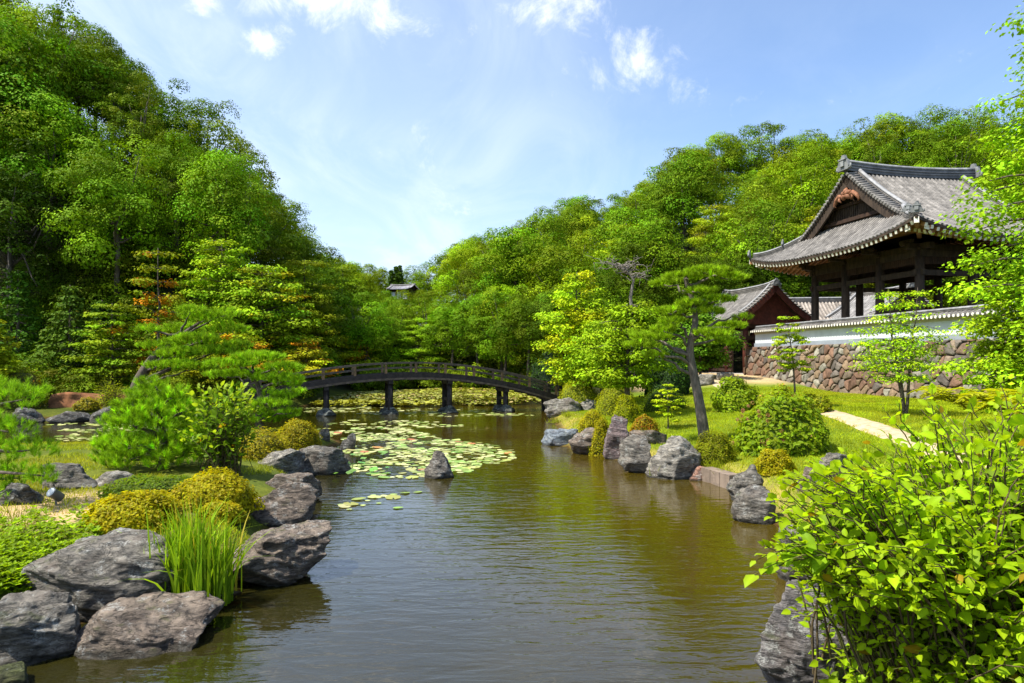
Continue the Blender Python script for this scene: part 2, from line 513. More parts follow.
def sdist(x, y):
    """distance to the shore, negative in the water"""
    p = np.stack([x, y], -1)
    best = np.full(len(p), 1e9)
    ins = np.zeros(len(p), bool)
    A, B = POND, np.roll(POND, -1, 0)
    for a, b in zip(A, B):
        e = b - a
        t = np.clip(((p - a) @ e) / (e @ e), 0, 1)
        q = p - a - t[:, None] * e
        best = np.minimum(best, (q * q).sum(1))
        c = (a[1] > p[:, 1]) != (b[1] > p[:, 1])
        with np.errstate(divide='ignore', invalid='ignore'):
            xi = a[0] + (p[:, 1] - a[1]) / (b[1] - a[1] + 1e-12) * e[0]
        ins ^= c & (p[:, 0] < xi)
    return np.where(ins, -1, 1) * np.sqrt(best)


WO = np.array([20.2, 29.1])                       # the temple wall: origin, along, inward
WD = nrm(np.array([-3.1, 21.2]))
WN = np.array([WD[1], -WD[0]])


def terrain(x, y, want_sd=False):
    x, y = np.asarray(x, float).ravel(), np.asarray(y, float).ravel()
    sd = sdist(x, y)
    z = np.where(sd > 0, 0.01 + 0.35 * sm(sd / 0.9), 0.01 - 0.70 * sm(-sd / 3.0) - 0.30 * sm(-sd / 0.6))
    wr = sm((x - 1.0) / 2.0) * sm((75 - y) / 12)
    pos = sd > 0
    z = z + np.where(pos, wr * 0.72 * sm(sd / 11.0), 0)
    z = z + np.where(pos, sm((x - 1) / 1.5) * 0.45 * sm(sd / 0.9) * sm((13 - y) / 5), 0)
    z = z + np.where(pos, 0.9 * sm((1.2 - y) / 2.0), 0)
    wl = sm((-x - 2) / 2) * sm((30 - y) / 6)
    z = z + np.where(pos, wl * 0.22 * sm(sd / 2.5), 0)
    # gate forecourt rises
    z = z + 0.75 * sm((y - 38) / 12) * sm((x - 8) / 6) * sm((70 - y) / 8)
    # left hill
    s = np.minimum(-(x + 13.5) * 0.85, (y - 44.0) * 1.15)
    fade = 1 - 0.62 * sm((y - 64) / 30)
    soft = np.where(s > 0, s * s / (s + 3.0), 0)
    z = z + np.minimum(1.2 * soft * fade, 60)
    # right hill
    sl = np.interp(x, [-40, -15, 6, 25, 65, 220], [0.06, 0.14, 0.36, 0.56, 0.60, 0.55])
    yy = np.clip(y - 60, 0, 50)
    z = z + sl * yy * yy / (yy + 6)
    # temple terrace behind the stone wall
    u = (x - WO[0]) * WN[0] + (y - WO[1]) * WN[1]
    t = (x - WO[0]) * WD[0] + (y - WO[1]) * WD[1]
    k = sm((u - 0.75) / 0.5) * sm((21.2 - t) / 0.6) * sm((t + 24) / 3)
    z = z * (1 - k) + np.maximum(z, 3.85) * k
    z = z + 0.05 * fbm(np.stack([x * 0.6, y * 0.6, 0 * x], -1), 3) * sm(np.abs(sd) / 0.8)
    return (z, sd) if want_sd else z


def tz(x, y):
    return float(terrain([x], [y])[0])


_YS = np.concatenate([np.arange(2.5, 30, 0.03), np.arange(30, 130, 0.1)])


def ground_at(px, py, water=True):
    """the point of the ground (or water) that the eye at the origin sees through a pixel"""
    X = (px - CXP) / FPX * _YS
    zr = CZ - (py - HZ) / FPX * _YS
    zt = terrain(X, _YS)
    if water:
        zt = np.maximum(zt, 0)
    k = np.argmax(zt >= zr)
    return np.array([X[k], _YS[k], zt[k]])


def at(px, py, Y):
    return np.array([(px - CXP) / FPX * Y, Y, CZ - (py - HZ) / FPX * Y])


def build_ground():
    def axis(lo, hi, flo, fhi, fine, far):
        a = np.arange(flo, fhi + 1e-6, fine)
        l, r = [flo], [fhi]
        st = fine
        while l[-1] > lo:
            st *= 1.22
            l.append(l[-1] - st)
        st = fine
        while r[-1] < hi:
            st *= 1.22
            r.append(r[-1] + st)
        return np.concatenate([np.array(l[1:][::-1]), a, np.array(r[1:])])
    xs = axis(-600, 600, -30, 28, 0.22, 0)
    ys = axis(-200, 900, 0, 62, 0.22, 0)
    X, Y = np.meshgrid(xs, ys)
    z, sd = terrain(X, Y, True)
    V = np.stack([X.ravel(), Y.ravel(), z], -1)
    x, y = X.ravel(), Y.ravel()
    lawn = np.array([0.125, 0.185, 0.012])
    soil = np.array([0.028, 0.030, 0.012])  # dark tone includes the shade of the wooded floor
    sand = np.array([0.40, 0.30, 0.17])
    mud = np.array([0.12, 0.070, 0.018])
    straw = np.array([0.26, 0.22, 0.055])
    moss = np.array([0.105, 0.13, 0.016])
    n = fbm(np.stack([x * 0.5, y * 0.5, 0 * x], -1), 4)
    c = np.repeat(soil[None], len(x), 0)
    def put(w, col):
        nonlocal c
        w = np.clip(w, 0, 1)[:, None]
        c = c * (1 - w) + np.asarray(col) * w
    u = (x - WO[0]) * WN[0] + (y - WO[1]) * WN[1]
    put(sm((x - 1) / 1.0) * sm((47 - y) / 4) * sm((0.9 - u) / 0.5), lawn)
    put(sm((x - 1) / 1.0) * sm((1.5 - sd) / 1.0 + n * 0.7) * sm((40 - y) / 4), straw)
    put(sm((x - 8) / 2) * sm((y - 42) / 4) * sm((60 - y) / 4), sand * 1.2)
    put(sm((-x - 2) / 1) * sm((28 - y) / 3), moss)
    put(sm((-x - 10) / 3) * sm((y - 30) / 3) * sm((4 - sd) / 2), moss * .7)
    put(sm((x - 2) / .5) * sm((13 - y) / 2), moss * .8)
    for gx, gy, ra, rb in ((60, 506, 2.2, 1.5), (15, 506, 2.2, 1.4), (112, 500, 1.3, 1.0)):
        q = ground_at(gx, gy)
        put(sm(1.7 - np.hypot((x - q[0]) / ra, (y - q[1]) / rb) * 1.3 + n * 0.6), sand)
    put(sm((0.30 - sd) / 0.25), mud * .45)
    put(sm((-sd - 0.1) / 0.25), mud)
    mb = MB()
    mb.add(V, grid_faces(len(ys), len(xs)), c, 0, True)
    o = mb.obj('ground', M['ground'])
    tag(o, kind='structure')
    # water sheet covers the pond and runs just under its banks
    mb = MB()
    m = 60
    gx, gy = np.meshgrid(np.linspace(-32, 8, m), np.linspace(-1.5, 62, m))
    mb.add(np.stack([gx.ravel(), gy.ravel(), 0 * gx.ravel()], -1), grid_faces(m, m), (1, 1, 1), 0, True)
    tag(mb.obj('pond_water', M['water']), kind='structure')
    # sandy footpath
    P = np.array([(9.2, 9, 0), (10.0, 14, 0), (10.7, 18.2, 0), (11.3, 22.5, 0), (11.9, 27, 0), (12.3, 33, 0), (12.7, 39, 0), (13.4, 45, 0), (15.5, 49, 0)], float)
    tt = np.linspace(0, len(P) - 1, 160)
    cx = np.interp(tt, range(len(P)), P[:, 0])
    cy = np.interp(tt, range(len(P)), P[:, 1])
    k = np.ones(15) / 15
    cx = np.convolve(np.pad(cx, 7, 'edge'), k, 'valid')
    cy = np.convolve(np.pad(cy, 7, 'edge'), k, 'valid')
    T = nrm(np.gradient(np.stack([cx, cy], -1), axis=0))
    N = np.stack([T[:, 1], -T[:, 0]], -1)
    w = 0.55 + 0.08 * fbm(np.stack([tt * 2, tt * 0, tt * 0], -1), 3)
    rows = []
    for a in np.linspace(-1, 1, 7):
        q = np.stack([cx, cy], -1) + N * (a * w)[:, None]
        rows.append(np.stack([q[:, 0], q[:, 1], terrain(q[:, 0], q[:, 1]) + 0.035 - 0.05 * abs(a) ** 4], -1))
    V = np.stack(rows, 1).reshape(-1, 3)
    mb = MB().add(V, grid_faces(len(tt), 7)[:, ::-1], (1, 1, 1), 0, True)
    tag(mb.obj('path', M['sand']), kind='structure')
    return np.stack([cx, cy], -1)


PATH = build_ground()

# ------------------------------------------------------------------ tiled roofs, walls, temple buildings
TILE = np.array([0.172, 0.160, 0.145])


def tile_slope(mb, f, us, span, ribs, rib_r, nseg=14, col=TILE, rng=None, base=True):
    """f(u, v) -> local point with u along the eave and v 0 (eave) .. 1 (top); lays pans and round cover tiles.
    span(u) gives the (v0, v1) reach of the slope at u"""
    rng = rng or np.random.default_rng(3)
    if base:
        uu = np.linspace(us[0], us[-1], 60)
        V = []
        for u in uu:
            v0, v1 = span(u)
            V.append([f(u, v0 + (v1 - v0) * k / nseg) for k in range(nseg + 1)])
        V = np.array(V).reshape(-1, 3)
        c = col * 0.62
        mb.add(V, grid_faces(len(uu), nseg + 1), c, 0, True)
    for u in ribs:
        v0, v1 = span(u)
        if v1 - v0 < 0.02:
            continue
        P = np.array([f(u, v0 + (v1 - v0) * k / nseg) for k in range(nseg + 1)])
        a = np.linspace(0, np.pi, 5)
        prof = np.stack([np.cos(a) * rib_r, np.sin(a) * rib_r * 0.95], -1)
        # every cover tile overlaps the next: a small step along the rib
        Q, kk = [], []
        for i in range(len(P) - 1):
            Q += [P[i], P[i] * 0.06 + P[i + 1] * 0.94]
            kk += [1.12, 0.95]
        Q.append(P[-1])
        kk.append(1.0)
        Q = np.array(Q)
        n = len(Q)
        T = nrm(np.gradient(Q, axis=0))
        S = nrm(np.cross(T, (0, 0, 1.0)))
        U = np.cross(S, T)
        kk = np.array(kk)[:, None, None]
        V = (Q[:, None] + kk * (S[:, None] * prof[None, :, :1] + U[:, None] * prof[None, :, 1:])).reshape(-1, 3)
        i = np.arange(n - 1)[:, None] * 5
        j = np.arange(4)[None]
        F = np.stack([i + j, i + j + 1, i + 5 + j + 1, i + 5 + j], -1).reshape(-1, 4)
        tone = col * rng.uniform(0.78, 1.18)
        cc = np.repeat(np.clip(tone[None] * rng.uniform(0.8, 1.2, (n, 1)), 0, 1), 5, 0)
        mb.add(V, F, cc, 0, False)
        b = mb.n - n * 5
        mb.F.append((np.array([[b, b + 1, b + 2, b + 3, b + 4]]), 0, False))


def ridge_beam(mb, P, w, h, col=np.array([0.10, 0.10, 0.105]), cap=True):
    P = np.asarray(P, float)
    mb.sweep(P, [(-w * .5, -.05), (w * .5, -.05), (w * .42, h * .8), (-w * .42, h * .8)], col, 0)
    for k in (0.22, 0.48):
        mb.sweep(P + (0, 0, h * k), [(-w * .56, 0), (w * .56, 0), (w * .56, h * .07), (-w * .56, h * .07)], col * 1.7, 0)
    if cap:
        a = np.linspace(0, np.pi, 6)
        mb.sweep(P + (0, 0, h * 0.78), np.stack([np.cos(a) * w * .5, np.sin(a) * w * .42], -1), np.array([0.24, 0.24, 0.24]), 0, True)


def finial(mb, c, s, face, col=np.array([0.16, 0.165, 0.16])):
    """onigawara end tile: shield plate, horned brow, central boss, side curls"""
    c = np.asarray(c, float)
    x = nrm(np.array([face[0], face[1], 0.0]))
    y = np.array([-x[1], x[0], 0])
    z = np.array([0, 0, 1.0])
    A = np.stack([x, y, z])
    pr = [(-.50, 0), (.50, 0), (.56, .25), (.42, .62), (.20, .78), (.12, 1.02), (-.12, 1.02), (-.20, .78), (-.42, .62), (-.56, .25)]
    V = np.array([c + A[0] * d * s + A[1] * p[0] * s + z * p[1] * s for d in (-.1, .1) for p in pr])
    k = len(pr)
    F = [tuple(range(k - 1, -1, -1)), tuple(range(k, 2 * k))] + [(i, (i + 1) % k, k + (i + 1) % k, k + i) for i in range(k)]
    mb.add(V, F, col)
    mb.box(c + x * .14 * s + z * .42 * s, (.14 * s, .36 * s, .36 * s), col * 1.3, 0, A)
    mb.box(c + x * .10 * s + z * .72 * s, (.2 * s, .7 * s, .09 * s), col * 1.2, 0, A)
    for q in (-1, 1):
        mb.tube([c + y * q * .5 * s + z * .05 * s, c + y * q * .68 * s + z * .12 * s, c + y * q * .66 * s + z * .34 * s], [.11 * s, .09 * s, .05 * s], 6, col)


def voronoi_wall(mb, A, B, H, lean, rng, cell, depth=0.085, inset=0.018, endslope=0.35):
    """irregular fitted stones over the face from A to B (plan), height H, leaning back by lean"""
    A, B = np.asarray(A, float), np.asarray(B, float)
    L = np.linalg.norm(B[:2] - A[:2])
    d = (B - A) / L
    nrm2 = np.array([-d[1], d[0], 0])                   # outward: to the left of A->B
    pts = []
    nx, ny = int(L / cell), int(H / (cell * 0.8))
    for i in range(nx + 1):
        for j in range(ny + 1):
            if rng.random() < .16:
                continue
            pts.append(((i + 0.5 * (j % 2) + rng.uniform(-.46, .46)) * L / nx, (j + rng.uniform(-.44, .44)) * H / ny))
    pts = np.array(pts)
    pal = np.array([(0.26, 0.150, 0.110), (0.30, 0.20, 0.150), (0.22, 0.165, 0.145), (0.33, 0.20, 0.13), (0.19, 0.140, 0.125), (0.38, 0.31, 0.26), (0.27, 0.135, 0.095)])
    for k, p in enumerate(pts):
        x1 = L - endslope * 0
        poly = [np.array(q, float) for q in ((max(0, p[0] - 3), 0), (min(L, p[0] + 3), 0), (min(L, p[0] + 3), H), (max(0, p[0] - 3), H))]
        dd = np.abs(pts - p)
        near = np.where((dd[:, 0] < 3) & (dd[:, 1] < 2.4))[0]
        for q in near:
            if q == k:
                continue
            m = (pts[q] + p) / 2
            nn = pts[q] - p
            out = []
            for a in range(len(poly)):
                P0, P1 = poly[a], poly[(a + 1) % len(poly)]
                s0, s1 = (P0 - m) @ nn, (P1 - m) @ nn
                if s0 <= 0:
                    out.append(P0)
                if s0 * s1 < 0:
                    out.append(P0 + (P1 - P0) * s0 / (s0 - s1))
            poly = out
            if len(poly) < 3:
                break
        if len(poly) < 3:
            continue
        poly = np.array(poly)
        c = poly.mean(0)
        # round the corners by cutting them
        q2 = []
        for a in range(len(poly)):
            P, Q = poly[a], poly[(a + 1) % len(poly)]
            q2 += [P + (Q - P) * 0.12, P + (Q - P) * 0.88]
        poly = np.array(q2)
        r = np.linalg.norm(poly - c, axis=1, keepdims=True)
        poly0 = c + (poly - c) * np.maximum(0.3, 1 - inset / np.maximum(r, .05))
        poly1 = c + (poly - c) * np.maximum(0.2, 1 - (inset + 0.05) / np.maximum(r, .05))
        poly2 = c + (poly - c) * np.maximum(0.1, 1 - (inset + 0.12) / np.maximum(r, .05))
        bulge = depth * rng.uniform(0.6, 1.5)
        tilt = rng.uniform(-.12, .12, 2)
        def up(pp, dep):
            o = dep + ((pp - c) @ tilt) * (dep > 0)
            return A + d * pp[:, :1] + np.array([0, 0, 1.0]) * pp[:, 1:2] + nrm2 * (o - lean * pp[:, 1] / H)[:, None]
        n = len(poly)
        V = np.concatenate([up(poly0, -0.05), up(poly1, bulge * 0.75), up(poly2, bulge), up(c[None], bulge * 1.1)])
        j = np.arange(n)
        j2 = (j + 1) % n
        F = [np.stack([j, j2, n + j2, n + j], -1), np.stack([n + j, n + j2, 2 * n + j2, 2 * n + j], -1), np.stack([2 * n + j, 2 * n + j2, np.full(n, 3 * n)], -1)]
        col = pal[rng.integers(len(pal))] * rng.uniform(0.40, 0.85) * (.95, 1.08, .98)
        mb.add(V, F, col, 0, False)


def build_temple_wall():
    rng = np.random.default_rng(11)
    ang = math.atan2(WD[1], WD[0])
    t0, t1, zb, H = -19.0, 21.6, 0.85, 3.05
    A = np.array([*(WO + WD * t0), zb])
    B = np.array([*(WO + WD * t1), zb])
    # stone retaining wall
    root = thing('retaining_wall', 'battered retaining wall of irregular red-brown fitted stones under the white wall', 'stone wall', (WO[0], WO[1], zb))
    base = np.array([WO[0], WO[1], zb])
    mb = MB()
    voronoi_wall(mb, A - base, B - base, H, 0.55, rng, 0.50)
    # the returning end, facing the gate
    C = B + np.array([*(WN * 5.0), 0])
    voronoi_wall(mb, B - base, C - base, H, 0.35, rng, 0.60)
    mb.obj('stone_facing', M['stone'], root)
    mb = MB()
    n2 = np.array([-WD[0] * 0 - WN[0], -WN[1], 0])
    def slab(t_a, t_b, u0, u1, w0, w1, za, zb_, col=(1, 1, 1)):
        q = lambda t, u, z: np.array([*(WO + WD * t + WN * u), z]) - base
        V = [q(t_a, u0, za), q(t_b, u0, za), q(t_b, w0, za), q(t_a, w0, za), q(t_a, u1, zb_), q(t_b, u1, zb_), q(t_b, w1, zb_), q(t_a, w1, zb_)]
        mb.add(V, np.array([(0, 3, 2, 1), (4, 5, 6, 7), (0, 1, 5, 4), (2, 3, 7, 6), (1, 2, 6, 5), (0, 4, 7, 3)]), col)
    slab(t0 - .1, t1 - .06, 0.03, 0.58, 1.0, 1.3, zb - 0.4, zb + H - 0.06)
    mb.obj('backing', M['mortar'], root)
    # plastered wall with tiled coping on top
    z0 = zb + H
    root = thing('plaster_wall', 'white plaster wall with grey footing and tiled coping on top of the stone wall', 'wall', (WO[0], WO[1], z0))
    base = np.array([WO[0], WO[1], z0])
    mb = MB()
    slab(t0, t1 - .45, 0.64, 0.64, 1.10, 1.10, z0 - .03, z0 + 0.24)
    mb.obj('footing', M['grey_plaster'], root)
    mb = MB()
    slab(t0, t1 - .5, 0.70, 0.70, 1.04, 1.04, z0 + 0.24, z0 + 0.90)
    mb.obj('plaster_panel', M['white'], root)
    mb = MB()
    slab(t0, t1 - .5, 0.66, 0.58, 1.08, 1.16, z0 + 0.90, z0 + 1.06)
    mb.obj('cornice_band', M['cream'], root)
    mb = MB()
    ends = MB()
    uc = 0.87
    zr = z0 + 1.06
    q = lambda t, u, z: np.array([*(WO + WD * t + WN * u), z]) - base
    for s in (-1, 1):
        f = lambda t, v, s=s: q(t, uc + s * (0.50 - 0.44 * v), zr + 0.03 + 0.20 * v)
        tile_slope(mb, f, (t0, t1 - .4), lambda u: (0, 1), np.arange(t0 + .1, t1 - .45, 0.27), 0.075, 2, TILE * 0.9, rng)
        slab(t0, t1 - .4, uc + s * .52, uc + s * .52, uc + s * .2, uc + s * .2, zr - .02, zr + 0.02, TILE * 0.5)
        for t in np.arange(t0 + .1, t1 - .45, 0.27):
            c = q(t, uc + s * 0.515, zr + 0.035)
            a = np.linspace(0, 2 * np.pi, 9)[:-1]
            V = np.array([c + np.array([*(WD * math.cos(b) * .08 + WN * s * .02), math.sin(b) * .08]) for b in a])
            ends.add(V, np.array([list(range(8))]), (1, 1, 1))
    ridge_beam(mb, [q(t0, uc, zr + .2), q(t1 - .4, uc, zr + .2)], 0.26, 0.20, TILE * 0.7)
    mb.obj('coping', M['tile'], root)
    ends.obj('eave_tile_ends', M['endgrain'], root)


build_temple_wall()


def build_pavilion():
    Dp = nrm(np.array([-0.2, 0.98]))
    ang = math.atan2(Dp[1], Dp[0])
    ctr = (25.3, 43.4)
    z0 = 3.86
    root = thing('temple_pavilion', 'open timber temple pavilion with heavy grey tiled hip-and-gable roof', 'temple', (ctr[0], ctr[1], z0), ang)
    rng = np.random.default_rng(5)
    P, Q, YG = 7.8, 6.6, 4.35                        # half eave lengths in x and y, gable plane
    ze, H = 9.45 - z0, 5.15
    g1 = lambda d: H * (0.60 * (d / P) + 0.40 * (d / P) ** 2)
    lift = lambda x, y: 0.85 * (min(abs(x) / P, 1) ** 3) * (min(abs(y) / Q, 1) ** 3)
    g2 = lambda d: 0.66 * d + 0.045 * d * d
    def surf(x, y):
        dp, dq = P - abs(x), Q - abs(y)
        z = g1(dp)
        if abs(y) > YG - 0.35:
            z = min(z, g2(dq))
        return ze + z + lift(x, y)
    # plinth and columns
    mb = MB()
    mb.box((0, 0, 0.12), (11.5, 9.4, 0.30))
    mb.box((0, 0, 0.32), (10.6, 8.5, 0.14))
    mb.obj('stone_plinth', M['cut_stone'], root)
    xs, ys = (-4.6, -1.55, 1.5, 4.6), (-3.5, 0.0, 3.5)
    zt = ze - 0.35
    for x in xs:
        for y in ys:
            if y == 0.0 and abs(x) < 3:
                continue
            mb = MB()
            mb.tube([(x, y, .38), (x, y, .55), (x, y, zt * .5), (x, y, zt)], [.27, .255, .25, .235], 14)
            col = mb.obj('column', M['wood_dark'], root)
            b2 = MB()
            b2.box((x, y, .42), (.85, .85, .2))
            b2.obj('base_stone', M['cut_stone'], col)
    # tie beams, frieze and brackets
    mb = MB()
    for z, w, h in ((zt - 0.18, .26, .36), (zt - 1.25, .22, .30)):
        for y in (-3.5, 3.5):
            mb.box((0, y, z), (9.9, w, h))
        for x in (-4.6, 4.6):
            mb.box((x, 0, z + 0.004), (w - .01, 7.7, h - .01))
    for y in (-3.5, 3.5):
        mb.box((0, y, zt + .16), (11.0, .30, .30))
    for x in (-4.6, 4.6):
        mb.box((x, 0, zt + .165), (.29, 8.8, .29))
    mb.obj('tie_beam', M['wood_dark'], root)
    mb = MB()
    for y in (-3.5, 3.5):
        mb.box((0, y, zt - .55), (9.2, .07, .42))
        for k in np.arange(-4.5, 4.5, 0.16):
            mb.box((k, y, zt - .55), (.05, .12, .40))
    for x in (-4.6, 4.6):
        mb.box((x, 0, zt - .55), (.07, 7.0, .42))
        for k in np.arange(-3.4, 3.4, 0.16):
            mb.box((x, k, zt - .55), (.12, .05, .40))
    mb.obj('lattice_frieze', M['wood_brown'], root)
    for x in xs:
        for y in (-3.5, 3.5):
            sy = np.sign(y)
            mb = MB()
            mb.box((x, y, zt + .05), (.55, .55, .16))
            mb.box((x, y + sy * .45, zt + .26), (.20, 1.5, .18))
            mb.box((x, y, zt + .262), (1.4, .20, .176))
            mb.box((x, y + sy * .85, zt + .42), (.9, .2, .16))
            mb.obj('bracket', M['wood_dark'], root)
    # ceiling boards close the roof space
    mb = MB()
    mb.box((0, 0, zt + .36), (9.1, 6.9, .06))
    mb.obj('ceiling_boards', M['wood_brown'], root)
    # rafters with pale ends, two tiers, on all four sides
    raf, end = MB(), MB()
    def rafter(x0, y0, x1, y1, drop, w):
        a = np.array([x0, y0, surf(x0, y0) - drop])
        b = np.array([x1, y1, max(surf(x1, y1) - drop - .02, a[2] + .25)])
        b[2] = min(b[2], ze + 1.0)
        raf.beam(a, b, w, w * 1.25)
        dd = nrm(a - b)
        end.beam(a + dd * .002, a + dd * .02, w * 1.02, w * 1.27)
    for tier, (ins, drop, w) in enumerate(((0.05, .27, .15), (1.15, .50, .16))):
        for x in np.arange(-P + .35, P - .3, 0.36):
            for s in (-1, 1):
                ln = min(3.1, max(.4, P - abs(x)))
                rafter(x, s * (Q - ins), x, s * (Q - ins - ln), drop, w)
        for y in np.arange(-Q + .35, Q - .3, 0.36):
            for s in (-1, 1):
                ln = min(3.1, max(.4, Q - abs(y)))
                rafter(s * (P - ins), y, s * (P - ins - ln), y, drop, w)
    for sx in (-1, 1):
        for sy in (-1, 1):
            a = np.array([sx * (P - .05), sy * (Q - .05), surf(P, Q) - .26])
            b = np.array([sx * 4.6, sy * 3.5, ze + .45])
            raf.beam(a, b, .22, .30)
            dd = nrm(a - b)
            end.beam(a + dd * .002, a + dd * .03, .23, .31)
            # painted corner boards below the hip rafter
            end.beam((sx * (P - .62), sy * (Q - .16), ze + .30), (sx * (P - .92), sy * (Q - .16), ze + .24), .05, .22)
            end.beam((sx * (P - .16), sy * (Q - .62), ze + .30), (sx * (P - .16), sy * (Q - .92), ze + .24), .05, .22)
    tag(raf.obj('rafters', M['rafter'], root), kind='stuff')
    tag(end.obj('rafter_ends', M['endgrain'], root), kind='stuff')
    # eave boards
    mb, sof = MB(), MB()
    for s in (-1, 1):
        X = np.linspace(-P, P, 40)
        mb.sweep([(x, s * (Q - .03), surf(x, Q) - .09) for x in X], [(-.05, -.07), (.05, -.07), (.05, .06), (-.05, .06)])
        Y = np.linspace(-Q, Q, 40)
        mb.sweep([(s * (P - .03), y, surf(P, y) - .09) for y in Y], [(-.05, -.07), (.05, -.07), (.05, .06), (-.05, .06)])
        # boarded soffit above the rafters
        for tag_, n_, fn in (('x', 50, lambda u, v: (u, s * (Q - .05 - 3.0 * v))), ('y', 50, lambda u, v: (s * (P - .05 - 3.1 * v), u))):
            lim = P if tag_ == 'x' else Q
            V = []
            for u in np.linspace(-lim + .05, lim - .05, n_):
                for v in np.linspace(0, 1, 6):
                    x, y = fn(u, v)
                    V.append((x, y, min(surf(x, y) - .13, ze + 1.15)))
            sof.add(V, grid_faces(n_, 6), (1, 1, 1), 0, True)
    mb.obj('eave_boards', M['wood_dark'], root)
    sof.obj('soffit', M['rafter'], root)
    # roof
    roof = MB()
    for s in (-1, 1):
        # main slopes, covers running down towards +-x
        YE = YG + 0.30
        f = lambda u, v, s=s: (s * (P - v * P), u, surf(s * (P - v * P), u) if abs(u) < YG - .36 else ze + g1(v * P) + lift(P - v * P, u))
        tile_slope(roof, f, (-YE, YE), lambda u: (0, 1), np.arange(-YE + .12, YE, 0.285), 0.088, 22, TILE, rng)
        def hipv(u):
            # where the skirt meets the main slope, beyond the gable plane
            lo, hi = 0.0, P
            dq = Q - abs(u)
            tgt = g2(dq)
            for _ in range(30):
                mid = (lo + hi) / 2
                if g1(mid) < tgt:
                    lo = mid
                else:
                    hi = mid
            return lo / P
        for e in (-1, 1):
            fo = lambda u, v, s=s: (s * (P - v * P), u, ze + g1(v * P) + lift(P - v * P, u))
            rng_u = np.linspace(e * YE, e * Q, 12)
            tile_slope(roof, fo, (e * YE, e * Q), lambda u: (0, hipv(u)), np.arange(YE + .15, Q - .05, 0.285) * e, 0.088, 8, TILE, rng)
    for e in (-1, 1):
        QS = Q - (YG - 0.42)
        f = lambda u, v, e=e: (u, e * (Q - v * QS), ze + g2(v * QS) + lift(u, Q - v * QS))
        def reach(u):
            d = P - abs(u)
            z1 = g1(d)
            lo, hi = 0.0, QS
            for _ in range(30):
                mid = (lo + hi) / 2
                if g2(mid) < z1:
                    lo = mid
                else:
                    hi = mid
            return (0, min(1.0, lo / QS))
        tile_slope(roof, f, (-P, P), reach, np.arange(-P + .14, P, 0.285), 0.088, 9, TILE, rng)
    roof_o = roof.obj('roof', M['tile'], root)
    # ridges
    rd = MB()
    zr = ze + H
    Yr = np.linspace(-YG - .35, YG + .35, 15)
    ridge_beam(rd, [(0, y, zr - .05 + .16 * (abs(y) / YG) ** 2) for y in Yr], 0.46, 0.62)
    for e in (-1, 1):
        for s in (-1, 1):
            # descending ridges beside the gable
            vs = np.linspace(.985, .40, 14)
            ridge_beam(rd, [(s * (P - v * P), e * (YG - .55), ze + g1(v * P) + .05) for v in vs], 0.30, 0.30, TILE * .55)
            # gable edge: a row of short covers laid across the verge
            for v in np.linspace(.97, .30, 26):
                x, z = s * (P - v * P), ze + g1(v * P)
                rd.tube([(x, e * (YG - .30), z + .14), (x, e * (YG + .42), z + .04)], .088, 7, TILE * rng.uniform(.8, 1.2))
            # hip ridges
            hp = []
            for d in np.linspace(0, 1, 14):
                dq = (Q - YG + .25) * (1 - d)
                lo, hi = 0.0, P
                for _ in range(30):
                    mid = (lo + hi) / 2
                    if g1(mid) < g2(dq):
                        lo = mid
                    else:
                        hi = mid
                hp.append((s * (P - lo), e * (Q - dq), ze + g2(dq) + lift(P - lo, Q - dq) + .04))
            hp = np.array(hp)
            ridge_beam(rd, hp[:-1], 0.30, 0.30, TILE * .55)
            finial(rd, hp[-1] + (0, 0, .06), .50, (s * .7, e * .7))
            finial(rd, hp[6] + (0, 0, .30), .46, (s * .7, e * .7))
            finial(rd, (s * (P - .40 * P) + s * .05, e * (YG - .55), ze + g1(.40 * P) + .2), .55, (s, 0))
        finial(rd, (0, e * (YG + .42), zr + .12), .92, (0, e))
    rd.obj('ridge', M['tile'], roof_o)
    # gables: boards, verge boards, carved pendant
    for e in (-1, 1):
        yg = e * (YG - .42)
        zb = ze + g2(Q - YG + .42) - .05
        gb = MB()
        vs = np.linspace(1, 0.2, 24)
        top = [(P - v * P, ze + g1(v * P) - .12) for v in vs if ze + g1(v * P) - .12 > zb]
        X = np.array([t[0] for t in top])
        Z = np.array([t[1] for t in top])
        n = len(X)
        for s in (-1, 1):
            V = [(s * x, yg, z) for x, z in zip(X, Z)] + [(s * x, yg, zb) for x in X]
            F = [(i, i + 1, n + i + 1, n + i) for i in range(n - 1)]
            gb.add(V, F)
        for x in np.arange(-X[-1], X[-1], .17):
            h = np.interp(abs(x), X, Z)
            gb.box((x, yg + e * .03, (zb + h) / 2), (.07, .06, max(.02, h - zb)))
        gb.obj('gable_wall', M['wood_dark'], root)
        gb = MB()
        for z, w in ((zb + .28, .22), (zb + 1.25, .18)):
            xx = np.interp(-z, -Z, X)
            gb.box((0, yg + e * .12, z), (2 * xx, .14, w))
        gb.box((0, yg + e * .12, zb + 1.9), (.2, .15, 1.3))
        gb.obj('gable_beam', M['wood_brown'], root)
        vb = MB()
        for s in (-1, 1):
            pts = [(s * (P - v * P), e * (YG + .16), ze + g1(v * P) - .02) for v in np.linspace(1.0, .30, 20)]
            vb.sweep(pts, [(-.06, -.62), (.06, -.62), (.06, -.02), (-.06, -.02)])
        vb.obj('verge_board', M['wood_dark'], root)
        lip = MB()
        for s in (-1, 1):
            pts = [(s * (P - v * P), e * (YG + .245), ze + g1(v * P) - .02) for v in np.linspace(1.0, .30, 20)]
            lip.sweep(pts, [(-.02, -.12), (.02, -.12), (.02, -.03), (-.02, -.03)])
        lip.obj('verge_trim', M['wood_dark'], root)
        cv = MB()
        cc = np.array([0, e * (YG + .22), zr - 1.35])
